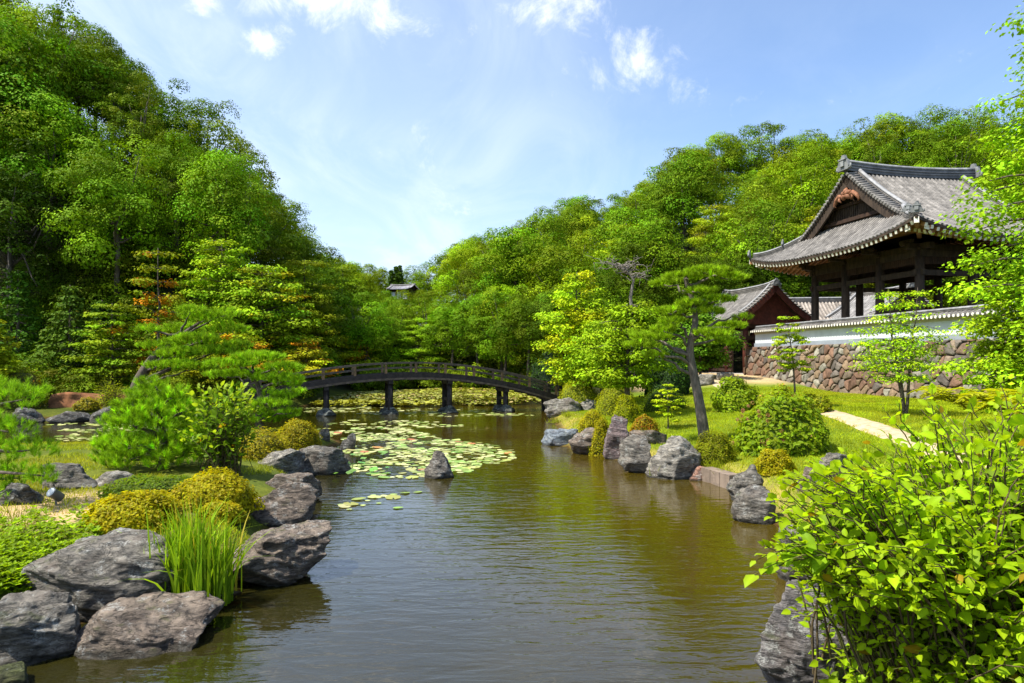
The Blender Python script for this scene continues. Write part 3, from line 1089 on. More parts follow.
        for k in range(5):
            a = R(90 + (k - 2) * 62)
            q = cc + np.array([math.cos(a) * .30, 0, math.sin(a) * .30 - .05])
            th = np.linspace(0, 2 * np.pi, 9)
            cv.tube([cc + (0, 0, -.05), (cc + q) / 2 + (0, e * .08, 0), q + (0, e * .04, 0), q + (math.cos(a) * .16, 0, math.sin(a) * .16)], [.10, .19, .16, .03], 8)
        for s in (-1, 1):
            cv.tube([cc + (s * .3, 0, -.1), cc + (s * .62, e * .05, -.02), cc + (s * .92, e * .05, -.22), cc + (s * 1.15, e * .02, -.52), cc + (s * 1.0, 0, -.62)], [.10, .15, .13, .09, .03], 8)
            cv.tube([cc + (s * .55, e * .04, -.05), cc + (s * .62, e * .08, -.30), cc + (s * .44, e * .06, -.42)], [.09, .10, .04], 7)
        cv.tube([cc + (0, e * .1, .02), cc + (0, e * .16, -.05)], [.12, .10], 10)
        cv.obj('carved_pendant', M['carving'], root)
    return root


build_pavilion()


def gable_building(name, label, cat, loc, ang, hl, hs, ze, H, body, rib=0.26, steps=10, colr=TILE, ridge=(0.34, 0.40), over=0.35, curve=0.35):
    """building with a two-sided tiled roof; ridge along local x. hl half length, hs half span, ze eave height, H rise. body(root) adds walls"""
    root = thing(name, label, cat, loc, ang)
    rng = np.random.default_rng(abs(hash(name)) % 1000)
    g = lambda v: H * ((1 - curve) * v + curve * v * v)
    lift = lambda x: 0.30 * (abs(x) / hl) ** 4
    mb = MB()
    for s in (-1, 1):
        f = lambda u, v, s=s: (u, s * (hs - v * hs), ze + g(v) + lift(u))
        tile_slope(mb, f, (-hl, hl), lambda u: (0, 1), np.arange(-hl + .1, hl, rib), rib * .31, steps, colr, rng)
        for e in (-1, 1):
            for v in np.linspace(.96, 0.02, int(hs / .22)):
                y, z = s * (hs - v * hs), ze + g(v) + lift(hl)
                mb.tube([(e * (hl - .35), y, z + .10), (e * (hl + .18), y, z + .03)], .075, 6, colr * rng.uniform(.85, 1.2))
    roof = mb.obj('roof', M['tile'], root)
    rd = MB()
    ridge_beam(rd, [(x, 0, ze + H - .04 + lift(x) * .6) for x in np.linspace(-hl - .1, hl + .1, 11)], *ridge, TILE * .75)
    for e in (-1, 1):
        finial(rd, (e * (hl + .15), 0, ze + H + .1), .55, (e, 0))
        for s in (-1, 1):
            ridge_beam(rd, [(e * (hl - .55), s * (hs - v * hs), ze + g(v) + lift(hl * .9) + .03) for v in np.linspace(.97, .14, 9)], .24, .22, TILE * .8)
    rd.obj('ridge', M['tile'], roof)
    so = MB()
    for s in (-1, 1):
        V = [(u, s * (hs - .04 - v * (hs - .04)), ze + g(v) + lift(u) - .12) for u in np.linspace(-hl + .02, hl - .02, 12) for v in np.linspace(0, 1, 6)]
        so.add(V, grid_faces(12, 6), (1, 1, 1), 0, True)
        for x in np.arange(-hl + .15, hl, .34):
            so.beam((x, s * (hs - .1), ze + lift(x) - .17), (x, s * (hs * .45), ze + g(.5) - .2), .09, .10)
    so.obj('eave_boards', M['wood_brown'], root)
    body(root, g, lift)
    return root


def build_gate():
    z0 = 1.75
    ang = math.atan2(0.985, -0.17)
    ze, H, hl, hs = 4.15, 2.55, 3.9, 3.1
    def body(root, g, lift):
        for e in (-1, 1):
            mb = MB()
            x = e * (hl - .55)
            ys = np.linspace(-2.55, 2.55, 21)
            top = [ze + g(1 - abs(y) / hs) - .10 for y in ys]
            V = [(x, y, t) for y, t in zip(ys, top)] + [(x, y, ze - .25) for y in ys]
            mb.add(V, [(i, i + 1, 22 + i, 21 + i) for i in range(20)])
            mb.obj('gable_wall', M['red'], root)
            vb = MB()
            for s in (-1, 1):
                vb.sweep([(e * (hl + .02), s * (hs - v * hs), ze + g(v) + lift(hl) - .04) for v in np.linspace(1, .02, 12)], [(-.05, -.42), (.05, -.42), (.05, -.02), (-.05, -.02)])
            vb.obj('verge_board', M['red'], root)
        mb = MB()
        for z in (ze - .35, ze - 1.25):
            for y in (-1.9, 1.9):
                mb.box((0, y, z), (6.4, .22, .28))
            for x in (-2.9, 0.0, 2.9):
                mb.box((x, 0, z + .004), (.20, 4.8, .27))
        mb.obj('tie_beam', M['wood_brown'], root)
        for x in (-2.9, 0.0, 2.9):
            for y in (-1.9, 1.9):
                mb = MB()
                mb.tube([(x, y, 0.1), (x, y, ze - .2)], .21, 12)
                mb.obj('column', M['red'], root)
        mb = MB()
        mb.box((-2.9, -.75, 1.7), (.10, 2.1, 3.0))
        for z in np.arange(.35, 3.2, .36):
            mb.box((-2.98, -.75, z), (.10, 2.1, .10))
        mb.obj('slatted_wall', M['wood_brown'], root)
        mb = MB()
        mb.box((0.9, 1.9, 1.7), (3.6, .10, 3.0))
        for z in np.arange(.35, 3.2, .36):
            mb.box((0.9, 2.0, z), (3.6, .10, .12))
        mb.obj('slatted_wall', M['wood_brown'], root)
        mb = MB()
        mb.box((-1.4, -1.9, 1.7), (2.7, .1, 3.0))
        mb.obj('board_wall', M['wood_brown'], root)
        mb = MB()
        mb.box((0, 0, 0), (7.4, 5.0, .24))
        mb.obj('stone_plinth', M['cut_stone'], root)
    return gable_building('temple_gate', 'small vermilion gate building with curved grey tile roof beside the stone wall', 'gate', (19.3, 55.6, z0), ang, hl, hs, ze, H, body)


build_gate()


def build_back_halls():
    def hall_body(L, W, hgt, pale=True):
        def body(root, g, lift):
            mb = MB()
            mb.box((0, 0, hgt / 2), (L, W, hgt))
            mb.obj('wall', M['wood_brown'], root)
            for s in (-1, 1):
                for k in range(int(L / 1.8)):
                    x = -L / 2 + .9 + k * 1.8
                    mb = MB()
                    mb.box((x, s * (W / 2 + .025), hgt * .55), (1.3, .06, hgt * .55))
                    mb.obj('screen_panel', M['white'], root)
            for e in (-1, 1):
                mb = MB()
                ys = np.linspace(-W / 2 - .3, W / 2 + .3, 11)
                V = [(e * L / 2, y, hgt + g(max(0, 1 - abs(y) / (W / 2 + 1.0))) - .05) for y in ys] + [(e * L / 2, y, hgt - .05) for y in ys]
                mb.add(V, [(i, i + 1, 12 + i, 11 + i) for i in range(10)])
                mb.obj('gable_wall', M['wood_dark'], root)
        return body
    z0 = 3.4
    gable_building('corridor_hall', 'long low hall with weathered tan-grey tile roof seen behind the pavilion columns', 'hall', (27.2, 62.0, z0), math.atan2(-.1, 1), 5.2, 3.4, 2.6, 2.2,
                   hall_body(9.2, 4.6, 2.6), 0.30, 8, np.array([.27, .235, .20]))
    gable_building('side_hall', 'smaller grey tiled hall whose gable shows between the pavilion columns', 'hall', (31.0, 57.5, z0), math.atan2(.985, -.17), 3.4, 3.6, 2.6, 2.5,
                   hall_body(6.0, 5.0, 2.6), 0.30, 8, np.array([.25, .24, .23]))
    # far house between the hills
    root = gable_building('hill_house', 'distant pale-roofed house half hidden among trees between the two hills', 'house', (-16.6, 104.0, 10.2), math.atan2(-.35, 1), 3.6, 2.6, 3.6, 1.2,
                          hall_body(6.0, 3.4, 3.6), 0.4, 4, np.array([.36, .35, .37]))
    root.scale = (.55, .55, .55)
    root.location.z = 11.5


build_back_halls()


# ------------------------------------------------------------------ bridge
def build_bridge():
    ang = R(16.5)
    root = thing('arched_bridge', 'dark timber arched footbridge with low railings over the lily pond', 'bridge', (-5.5, 38.1, 0), ang)
    zd = lambda s: 2.20 - (0.0205 if s > 0 else 0.0150) * s * s
    S0, S1, W = -8.6, 8.3, 0.98
    ss = np.linspace(S0, S1, 60)
    mb = MB()
    for k in np.arange(S0, S1, 0.24):
        a, b = k, min(k + .225, S1)
        mb.beam((a, 0, zd(a) - .03), (b, 0, zd(b) - .03), 2 * W - .1, .07)
    mb.obj('deck', M['wood_bridge'], root)
    for y in (-W, W):
        mb = MB()
        mb.sweep([(s, y, zd(s)) for s in ss], [(-.07, -.30), (.07, -.30), (.07, .06), (-.07, .06)])
        mb.obj('side_beam', M['wood_bridge'], root)
        mb = MB()
        mb.sweep([(s, y + np.sign(y) * .09, zd(s) - .24) for s in ss], [(-.03, -.07), (.03, -.07), (.03, .03), (-.03, .03)])
        mb.obj('trim_board', M['wood_rail'], root)
    mb = MB()
    for k in np.arange(S0 + .4, S1, .8):
        mb.box((k, 0, zd(k) - .27), (.14, 2 * W - .16, .2))
    mb.obj('joist', M['wood_bridge'], root)
    for y in (-W, W):
        mb = MB()
        mb.sweep([(s, y, zd(s) + .60) for s in ss], [(-.06, -.045), (.06, -.045), (.06, .045), (-.06, .045)])
        mb.obj('handrail', M['wood_rail'], root)
        mb = MB()
        mb.sweep([(s, y, zd(s) + .33) for s in ss], [(-.03, -.035), (.03, -.035), (.03, .035), (-.03, .035)])
        mb.obj('middle_rail', M['wood_rail'], root)
        for s in np.arange(-8.1, 8.2, 1.62):
            mb = MB()
            mb.box((s, y, zd(s) + .31), (.13, .11, .50))
            mb.obj('railing_post', M['wood_post'], root)
        for s in (S0 - .05, S1 + .05):
            mb = MB()
            mb.box((s, y, zd(s) + .36), (.20, .20, .95))
            mb.box((s, y, zd(s) + .86), (.25, .25, .07))
            mb.obj('end_post', M['wood_bridge'], root)
    for s in (-4.7, -1.35, 1.9, 5.15, 8.0):
        for y in (-.72, .72):
            mb = MB()
            mb.tube([(s, y, -.5), (s, y, zd(s) - .3)], .15 if s < 7 else .2, 10)
            mb.obj('pier_post', M['wood_bridge'], root)
        mb = MB()
        mb.box((s, 0, zd(s) - .42), (.24, 2.1, .2))
        mb.box((s, 0, .75), (.12, 1.5, .16))
        mb.obj('cross_beam', M['wood_bridge'], root)
    return ang


BR_ANG = build_bridge()


def bridge_pt(s, y, z):
    c, si = math.cos(BR_ANG), math.sin(BR_ANG)
    return np.array([-5.5 + s * c - y * si, 38.1 + s * si + y * c, z])
# ------------------------------------------------------------------ rocks
def ico(sub):
    import bmesh
    bm = bmesh.new()
    bmesh.ops.create_icosphere(bm, subdivisions=sub, radius=1.0)
    bm.verts.ensure_lookup_table()
    V = np.array([v.co[:] for v in bm.verts])
    F = np.array([[v.index for v in f.verts] for f in bm.faces])
    bm.free()
    return V, F


ICO = {k: ico(k) for k in (2, 3, 4, 5, 6)}
GREY, WARM, PALE, DARK = (0.152, 0.140, 0.120), (0.170, 0.138, 0.110), (0.23, 0.215, 0.185), (0.085, 0.082, 0.076)


def rock_mesh(dim, seed, sub=5, cuts=13, box=0.72, rough=1.0, flat_top=0.0, lean=(0, 0), peak=0.0, col=GREY):
    rng = np.random.default_rng(seed)
    V, F = ICO[sub]
    V = V.copy()
    V = np.sign(V) * np.abs(V) ** box                    # towards a rounded block
    V /= np.abs(V).max(0)
    for _ in range(cuts):
        n = nrm(rng.normal(size=3) * (1, 1, .7))
        d = rng.uniform(.56, .92)
        s = V @ n - d
        V = V - np.maximum(s, 0)[:, None] * n * .92
    if flat_top:
        V[:, 2] = np.where(V[:, 2] > 1 - flat_top, 1 - flat_top + (V[:, 2] - 1 + flat_top) * .25, V[:, 2])
    if peak:
        k = 1 - peak * sm((V[:, 2] + .6) / 1.6)
        V[:, :2] *= k[:, None]
    V[:, 0] += lean[0] * V[:, 2]
    V[:, 1] += lean[1] * V[:, 2]
    lo, hi = V.min(0), V.max(0)
    V = (V - lo) / (hi - lo) - (.5, .5, 0)
    V = V * np.asarray(dim)
    m = float(np.mean(dim))
    Nn = nrm(V - (0, 0, dim[2] * .5))
    st = (V @ np.array([[1, 0, .3], [0, 1, .15], [-.3, -.15, 1]])) * (1.3, 1.3, 6.5) / m + seed * 3.1
    d = 0.075 * fbm(V * 1.7 / m + seed, 3) + 0.11 * fbm(st, 4, .6) + 0.035 * fbm(V * 7 / m + seed * 2, 4, .65)
    ridge = 1 - np.abs(fbm(V * (2.3, 2.3, 4.2) / m + seed * 5, 4, .55))
    d += 0.12 * (ridge - .8)
    V = V + Nn * (d * m * rough)[:, None]
    lo, hi = V.min(0), V.max(0)
    V = ((V - lo) / (hi - lo) - (.5, .5, 0)) * np.asarray(dim)
    return V, F, np.asarray(col)


def rock(name, label, px0, px1, py0, py1, seed, zb=None, depth=0.8, col=GREY, group=None, rz=None, cat='rock', tb=.05, **kw):
    """a rock whose foot the eye sees at py1 and whose outline spans px0..px1, py0..py1"""
    if zb is None:
        Yf = ground_at((px0 + px1) / 2, py1)[1]
    else:
        Yf = (CZ - zb) * FPX / (py1 - HZ)
    zf = CZ - (py1 - HZ) / FPX * Yf
    w = (px1 - px0) / FPX * Yf
    dep = w * depth
    Yc = Yf + dep * .42
    w = (px1 - px0) / FPX * Yc
    ztop = CZ - (py0 - HZ) / FPX * (Yc + dep * tb)
    h = max(ztop - zf, .1) + .28
    V, F, c = rock_mesh((w, dep, h), seed, col=col, **kw)
    mb = MB().add(V, F, c, 0, True)
    o = mb.obj(name, M['rock'])
    o.location = ((.5 * (px0 + px1) - CXP) / FPX * Yc, Yc, zf - .28)
    if rz:
        o.rotation_euler = (0, 0, rz)
    tag(o, label, cat, group)
    return o


ROCKS = [
    # label, px0, px1, py0, py1, seed, options
    ('large rounded grey boulder at the water edge in the bottom left corner', -14, 82, 585, 668, 3, dict(zb=0, depth=1.0, sub=6, col=GREY, box=.75, tb=.3, flat_top=.2)),
    ('big dark grey layered boulder sloping up behind the corner boulder, left of the iris clump', 36, 182, 527, 622, 8, dict(zb=.02, depth=.75, sub=6, col=GREY, lean=(.3, .1), cuts=9, tb=.25)),
    ('low flat brown-grey slab at the water below the iris clump', 86, 210, 588, 657, 14, dict(zb=0, depth=.95, tb=.42, sub=6, col=WARM, flat_top=.3, lean=(.15, .1))),
    ('broad flat-topped boulder overhanging the water right of the iris clump', 226, 331, 517, 590, 21, dict(zb=0, depth=1.05, tb=.42, sub=6, col=WARM, flat_top=.25, lean=(.22, -.05))),
    ('rounded brown boulder with deep cracks behind the overhanging boulder', 236, 317, 482, 526, 33, dict(zb=.03, depth=.8, col=WARM, peak=.3)),
    ('low brown rock partly hidden behind the cracked brown boulder', 262, 318, 472, 503, 37, dict(zb=.03, depth=.7, col=WARM)),
    ('pale grey rock below the leafy shrub on the peninsula', 254, 302, 449, 479, 41, dict(zb=.05, depth=.9, col=PALE)),
    ('dark pitted rock beside the yellow azalea at the peninsula tip', 299, 354, 444, 475, 47, dict(zb=0, depth=.8, col=GREY, cuts=12)),
    ('small upright dark block standing among the lily pads by the tip', 340, 357, 433, 450, 53, dict(zb=0, depth=.8, col=DARK, sub=4, box=.5)),
    ('small grey stone beside the yellow azalea bush', 318, 330, 428, 441, 55, dict(depth=.8, col=GREY, sub=4)),
    ('lone pointed rock standing in the open pond among lily pads', 424, 454, 450, 479, 61, dict(zb=0, depth=.9, col=GREY, peak=.45, cuts=12)),
    ('grey humped boulder left of the small dense pine', 43, 100, 461, 490, 67, dict(depth=.7, col=GREY, lean=(-.1, .1), peak=.25)),
    ('thin pale slab lying beside the small dense pine', 90, 148, 471, 487, 71, dict(depth=.5, col=PALE, sub=4, flat_top=.3)),
    ('low dark rock under the pine at the left edge', -12, 44, 482, 506, 73, dict(depth=.6, col=DARK)),
    ('small mossy rock in the extreme bottom left at the water', -14, 30, 660, 694, 80, dict(zb=0, depth=1.1, col=(.075, .085, .03), sub=5, flat_top=.4, tb=.3)),
    ('dark flat shore rock on the far left bank below the yellowish shrub', 12, 46, 407, 423, 83, dict(zb=0, depth=.6, col=DARK, sub=4)),
    ('long low shore rock on the far bank below the red earth', 47, 88, 411, 423, 87, dict(zb=0, depth=.5, col=DARK, sub=4, flat_top=.2)),
    ('dark grey shore block below the pale willow-like shrub', 86, 122, 405, 424, 89, dict(zb=0, depth=.6, col=DARK, sub=4, box=.5)),
    ('small shore stone at the far end of the left channel', 128, 160, 412, 424, 91, dict(zb=0, depth=.6, col=DARK, sub=4)),
    # right shore
    ('large pale cracked boulder at the right end of the bridge', 543, 582, 397, 419, 101, dict(zb=0, depth=.8, col=PALE, cuts=12)),
    ('pale boulder next to the bridge boulder, below the clipped hedge', 576, 601, 399, 417, 103, dict(zb=.05, depth=.8, col=PALE)),
    ('small pale stone low at the water by the bridge boulders', 580, 606, 409, 419, 105, dict(zb=0, depth=.7, col=PALE, sub=4)),
    ('flat bluish slab jutting out into the water on the right shore', 541, 580, 428, 446, 107, dict(zb=0, depth=.8, col=(.16, .19, .22), flat_top=.3, box=.5)),
    ('grey-brown rock beside the bluish slab', 568, 604, 428, 455, 109, dict(zb=0, depth=.8, col=WARM, lean=(.2, .2))),
    ('tall purple-brown standing rock between small azaleas', 603, 630, 414, 460, 113, dict(zb=0, depth=.9, col=(.17, .13, .13), peak=.25)),
    ('dark rounded boulder with pale scars at the waterline, left of the biggest shore boulder', 618, 653, 434, 474, 117, dict(zb=0, depth=.9, col=GREY, cuts=11)),
    ('low stone on the bank behind the dark rounded boulder', 628, 668, 429, 446, 119, dict(zb=.35, depth=.6, col=WARM, sub=4)),
    ('biggest grey boulder on the right shore, with vertical streaks', 646, 702, 436, 480, 123, dict(zb=0, depth=.85, col=PALE, cuts=11, box=.55)),
    ('low reddish stone at the waterline under the clipped round azalea', 688, 714, 466, 481, 127, dict(zb=0, depth=.6, col=(.26, .14, .10), sub=4, flat_top=.3)),
    ('upper grey rock of the leaning pair at the end of the kerb', 728, 768, 464, 500, 131, dict(zb=.05, depth=.8, col=GREY, lean=(-.1, 0))),
    ('lower pitted rock of the leaning pair, standing in the water', 731, 776, 486, 524, 137, dict(zb=0, depth=.8, col=GREY, cuts=12)),
    ('grey layered rock on the lawn behind the big leafy bush', 816, 852, 452, 478, 139, dict(depth=.8, col=GREY)),
    ('smaller rock on the lawn to the left of the layered rock', 796, 826, 466, 492, 141, dict(depth=.8, col=WARM)),
    ('rock wall face below the lawn half hidden by the big bush', 776, 832, 524, 584, 143, dict(zb=0, depth=.7, col=GREY, cuts=11)),
    ('tall upright dark boulder at the bottom right beside the big bush', 752, 850, 578, 712, 149, dict(zb=0, depth=.8, sub=6, col=(.15, .14, .14), box=.55, lean=(.12, .1))),
    ('rock deep under the big bush at the right bank', 846, 930, 590, 700, 151, dict(zb=.1, depth=.7, col=GREY)),
    ('pale step stone in front of the gate forecourt', 690, 716, 374, 386, 153, dict(depth=.7, col=PALE, sub=4, flat_top=.3)),
    ('small pale stone next to the step stone by the forecourt', 716, 734, 372, 381, 157, dict(depth=.7, col=PALE, sub=4, flat_top=.3)),
]
for lab, a, b, c, d, seed, kw in ROCKS:
    rock('rock', lab, a, b, c, d, seed, **kw)

# footing stones of the bridge piers
PIERS = {-4.7: 'leftmost', -1.35: 'second', 1.9: 'third', 5.15: 'fourth'}
for s, word in PIERS.items():
    for y, side in ((-.72, 'near'), (.72, 'far')):
        c = bridge_pt(s, y, -.3)
        V, F, cc = rock_mesh((1.05 if y < 0 else .95, .95, .74), int(200 + s * 10 + y * 3), sub=4, peak=.5, box=.8, col=(.09, .105, .10))
        o = MB().add(V, F, cc, 0, True).obj('footing_stone', M['rock'])
        o.location = c
        tag(o, f'conical stone footing under the {side} post of the {word} bridge pier from the left', 'stone', 'footing stones of the bridge')

# cut kerb stones at the lawn edge
a, b = np.array([4.82, 16.9]), np.array([5.14, 15.7])
root = thing('kerb_edging', 'short row of brown cut kerb stones edging the lawn at the water', 'kerb', (a[0], a[1], 0))
u = (b - a) / np.linalg.norm(b - a)
L = np.linalg.norm(b - a)
for k in range(3):
    mb = MB()
    p0, p1 = u * (L * k / 3 + .01), u * (L * (k + 1) / 3 - .01)
    mb.beam((*p0, .05), (*p1, .05), .32, .56)
    mb.obj('kerb_stone', M['kerbstone'], root)

# red-brown earth face on the far left bank
p0, p1 = at(44, 412, 36.6), at(136, 410, 38.2)
mb = MB()
n = 40
V = []
for i in range(n):
    t = i / (n - 1)
    q = p0 + (p1 - p0) * t
    for j in range(8):
        h = j / 7
        V.append((q[0] + .1 * h, q[1] + .5 * h + .25 * fbm([[t * 9, h * 3, 2]], 3)[0], .05 + h * (1.02 + .12 * math.sin(t * 9))))
    V.append((q[0] + .2, q[1] + 2.5, 1.0))
V = np.array(V)
mb.add(V, grid_faces(n, 9)[:, ::-1], (1, 1, 1), 0, True)
tag(mb.obj('earth_bank', M['clay']), 'exposed red-brown earth bank behind the far left shore rocks', 'earth bank')

# garden spotlight on the dry sandy patch
q = ground_at(56, 505)
root = thing('garden_spotlight', 'small dark cylindrical garden spotlight tilted on the dry sandy patch', 'spotlight', q, .5)
mb = MB()
ax = nrm(np.array([-.55, -.5, .55]))
c0 = np.array([0, 0, .16])
mb.tube([c0 - ax * .11, c0 - ax * .10, c0 + ax * .10, c0 + ax * .11], [.055, .075, .08, .085], 16)
mb.obj('lamp_housing', M['metal'], root)
MB().tube([c0 + ax * .112, c0 + ax * .118], [.072, .070], 16).obj('lens', M['glass'], root)
MB().beam((0, 0, -.05), (0, 0, .12), .03, .03, up=(1, 0, 0)).obj('stake', M['metal'], root)

# ------------------------------------------------------------------ plants: generators
BARK = np.array([0.10, 0.080, 0.062])


def rdir(rng, n):
    return nrm(rng.normal(size=(n, 3)))


def puff_leaves(mb, rng, C, Rr, n_each, flat, size, cols, tpl=RHOMB, up=0.22, jit=0.30, shell=0.72, mat=0, lo=-0.55, cj=0.16, gap=None):
    C, Rr = np.asarray(C, float), np.asarray(Rr, float)
    n_each = np.broadcast_to(np.asarray(n_each), (len(C),)).astype(int)
    idx = np.repeat(np.arange(len(C)), n_each)
    n = len(idx)
    d = rdir(rng, n)
    bad = d[:, 2] < lo
    d[bad, 2] *= -1
    rr = shell + (1.06 - shell) * rng.random(n) ** .6
    # small lumps on each clump so that its outline is uneven
    rr *= 1 + .34 * vnoise(d * 3.0 + C[idx] * 3.7)
    pos = C[idx] + d * (Rr[idx] * rr)[:, None] * (1, 1, flat)
    if gap is not None:
        keep = vnoise(pos * .95 + 5.1) + .5 * vnoise(pos * 2.3) > gap
        pos, d, idx = pos[keep], d[keep], idx[keep]
        n = len(idx)
    N = nrm(d * .8 + np.array([0, 0, up]) + rdir(rng, n) * jit)
    T = np.cross(N, rdir(rng, n))
    s = size * rng.uniform(.65, 1.35, n)
    col = np.asarray(cols)[idx] * rng.uniform(1 - cj, 1 + cj, (n, 1)) * (1 + rng.normal(0, .05, (n, 3)))
    mb.stamp(tpl[0], tpl[1], pos, T, N, s, np.clip(col, .003, 1), mat)


def curve_pts(a, b, sag, n=7, wig=0.0, rng=None):
    a, b = np.asarray(a, float), np.asarray(b, float)
    t = np.linspace(0, 1, n)[:, None]
    P = a + (b - a) * t
    P[:, 2] += (sag * 4 * t * (1 - t))[:, 0]
    if wig and rng is not None:
        P[1:-1] += rng.normal(0, wig, (n - 2, 3))
    return P


def broad_tree(seed, H=12.0, rx=3.9, rz=4.6, cz=7.4, puffs=58, leaves=190, size=.27, col=(.05, .11, .012), spread=.24, flat=.78, pr=(.8, 1.45), yellow=.0, trunk=.2, airy=0.0, lo=-.55):
    """returns (crown mesh, trunk mesh) of a broad-leaved tree"""
    rng = np.random.default_rng(seed)
    k = np.arange(puffs) + .5
    ph = np.arccos(1 - 1.72 * k / puffs)
    th = np.pi * (1 + 5 ** .5) * k
    D = np.stack([np.cos(th) * np.sin(ph), np.sin(th) * np.sin(ph), np.cos(ph)], -1) + rng.normal(0, .12, (puffs, 3))
    D = nrm(D)
    lob = 1 + .42 * vnoise(D * 1.9 + seed * 7.7)
    rad = np.clip(rng.uniform(.62, 1.08, puffs) * lob, .5, 1.18)
    C = D * rad[:, None] * (rx, rx, rz) + (0, 0, cz)
    inner = rdir(rng, puffs // 6) * rng.uniform(.2, .55, (puffs // 6, 1)) * (rx, rx, rz) + (0, 0, cz)
    C = np.concatenate([C, inner])
    Rr = rng.uniform(*pr, len(C)) * np.concatenate([np.clip(1.5 - .55 * rad, .6, 1.2), np.ones(len(inner))])
    base = np.asarray(col, float)
    cv = base[None] * np.exp(rng.normal(0, spread, (len(C), 1))) * (1 + rng.normal(0, .07, (len(C), 3)))
    if yellow:
        w = (rng.random(len(C)) < yellow)[:, None]
        cv = np.where(w, np.array([.15, .17, .012]), cv)
    ne = (leaves * (Rr / np.mean(pr)) ** 2 * rng.uniform(.6 if airy else .85, 1.15, len(C))).astype(int)
    mb = MB()
    puff_leaves(mb, rng, C, Rr, ne, flat, size, cv, lo=lo, gap=-.40)
    tr = MB()
    top = cz + rz * .45
    P = np.array([(0, 0, -.6), (rng.normal(0, .1), rng.normal(0, .1), cz * .4), (rng.normal(0, .2), rng.normal(0, .2), cz * .75), (rng.normal(0, .3), rng.normal(0, .3), top)])
    tr.tube(P, [trunk * 1.25, trunk, trunk * .7, trunk * .15], 8, BARK)
    for i in rng.choice(puffs, min(10, puffs), replace=False):
        f = rng.uniform(.35, .8)
        a = P[1] + (P[3] - P[1]) * f
        tr.tube(curve_pts(a, C[i], -.3, 5, .1, rng), np.linspace(trunk * .5, trunk * .1, 5), 5, BARK)
    return mb, tr


def layered_tree(seed, H=6.0, rx=2.2, layers=9, sprays=8, leaves=150, size=.13, col=(.13, .19, .012), z0=.25, droop=.10, spread=.18, trunk=.09, taper=.75, lean=(0, 0), stems=1, tint=None, tprob=0.0, flat=.26):
    """tree with flat leafy sprays carried on limbs, maple-like"""
    rng = np.random.default_rng(seed)
    C, Rr = [], []
    tr = MB()
    for st in range(stems):
        off = np.array([rng.normal(0, .25), rng.normal(0, .25), 0]) * (stems > 1) * 2.2
        P = np.array([(0, 0, -.3), (lean[0] * .25 + off[0] * .35, lean[1] * .25 + off[1] * .35, H * .33), (lean[0] * .6 + off[0] * .8, lean[1] * .6 + off[1] * .8, H * .66), (lean[0] + off[0], lean[1] + off[1], H * .97)])
        tt = np.linspace(0, 1, 9)
        Q = np.stack([np.interp(tt * 3, range(4), P[:, k]) for k in range(3)], -1)
        Q[1:-1] += rng.normal(0, .03 * H / 6, (7, 3))
        tr.tube(Q, np.linspace(trunk, trunk * .12, 9), 7, BARK)
        for i in range(layers):
            f = z0 + (1 - z0) * (i + .5) / layers
            c = np.array([np.interp(f, tt, Q[:, k]) for k in range(3)])
            shape = (1 - taper * ((f - z0) / (1 - z0)) ** 1.4) * (0.55 + .45 * sm((f - z0) / .22))
            r = rx * shape / (1 if stems == 1 else 1.25)
            n = max(3, int(sprays * (.5 + .5 * shape)))
            a0 = rng.uniform(0, 6.28)
            for j in range(n):
                a = a0 + j / n * 6.28 + rng.normal(0, .25)
                ln = r * rng.uniform(.45, 1.1)
                e = c + np.array([math.cos(a) * ln, math.sin(a) * ln, rng.uniform(-.05, .28) * ln - droop * ln])
                tr.tube(curve_pts(c, e, .10 * ln, 5), np.linspace(trunk * .28, trunk * .05, 5), 4, BARK, cap=False)
                C.append(e)
                Rr.append(rng.uniform(.22, .38) * rx * (.6 + .4 * shape))
                if ln > .5 * rx:
                    C.append(c + (e - c) * .55 + rng.normal(0, .08, 3))
                    Rr.append(rng.uniform(.2, .32) * rx)
    C, Rr = np.array(C), np.array(Rr)
    cv = np.asarray(col)[None] * np.exp(rng.normal(0, spread, (len(C), 1))) * (1 + rng.normal(0, .06, (len(C), 3)))
    if tint is not None:
        w = (rng.random(len(C)) < tprob)[:, None]
        cv = np.where(w, np.asarray(tint) * np.exp(rng.normal(0, .2, (len(C), 1))), cv)
    mb = MB()
    puff_leaves(mb, rng, C, Rr, (leaves * (Rr / Rr.mean()) ** 1.5).astype(int), flat, size, cv, up=1.0, jit=.55, shell=.15, lo=-1)
    return mb, tr


def conifer(seed, H=9.0, rx=1.7, tiers=16, col=(.022, .06, .012), size=.26, n=210):
    rng = np.random.default_rng(seed)
    C, Rr = [], []
    tr = MB()
    tr.tube([(0, 0, -.4), (0, 0, H * .5), (0, 0, H)], [.16, .1, .02], 7, BARK)
    for i in range(tiers):
        f = (i + .5) / tiers
        z = H * (.1 + .9 * f)
        r = rx * (1 - f) ** .8 + .12
        m = max(3, int(8 * (1 - f) + 3))
        a0 = rng.uniform(0, 6.28)
        for j in range(m):
            a = a0 + j / m * 6.28 + rng.normal(0, .2)
            ln = r * rng.uniform(.6, 1.1)
            C.append((math.cos(a) * ln, math.sin(a) * ln, z - .28 * ln))
            Rr.append(.20 * rx + .16 * r)
            tr.tube([(0, 0, z), C[-1]], [.03, .01], 4, BARK, cap=False)
    cv = np.asarray(col)[None] * np.exp(rng.normal(0, .2, (len(C), 1)))
    mb = MB()
    puff_leaves(mb, rng, C, Rr, int(n / 4), .5, size, cv, up=.7, jit=.5, shell=.1, lo=-1)
    return mb, tr


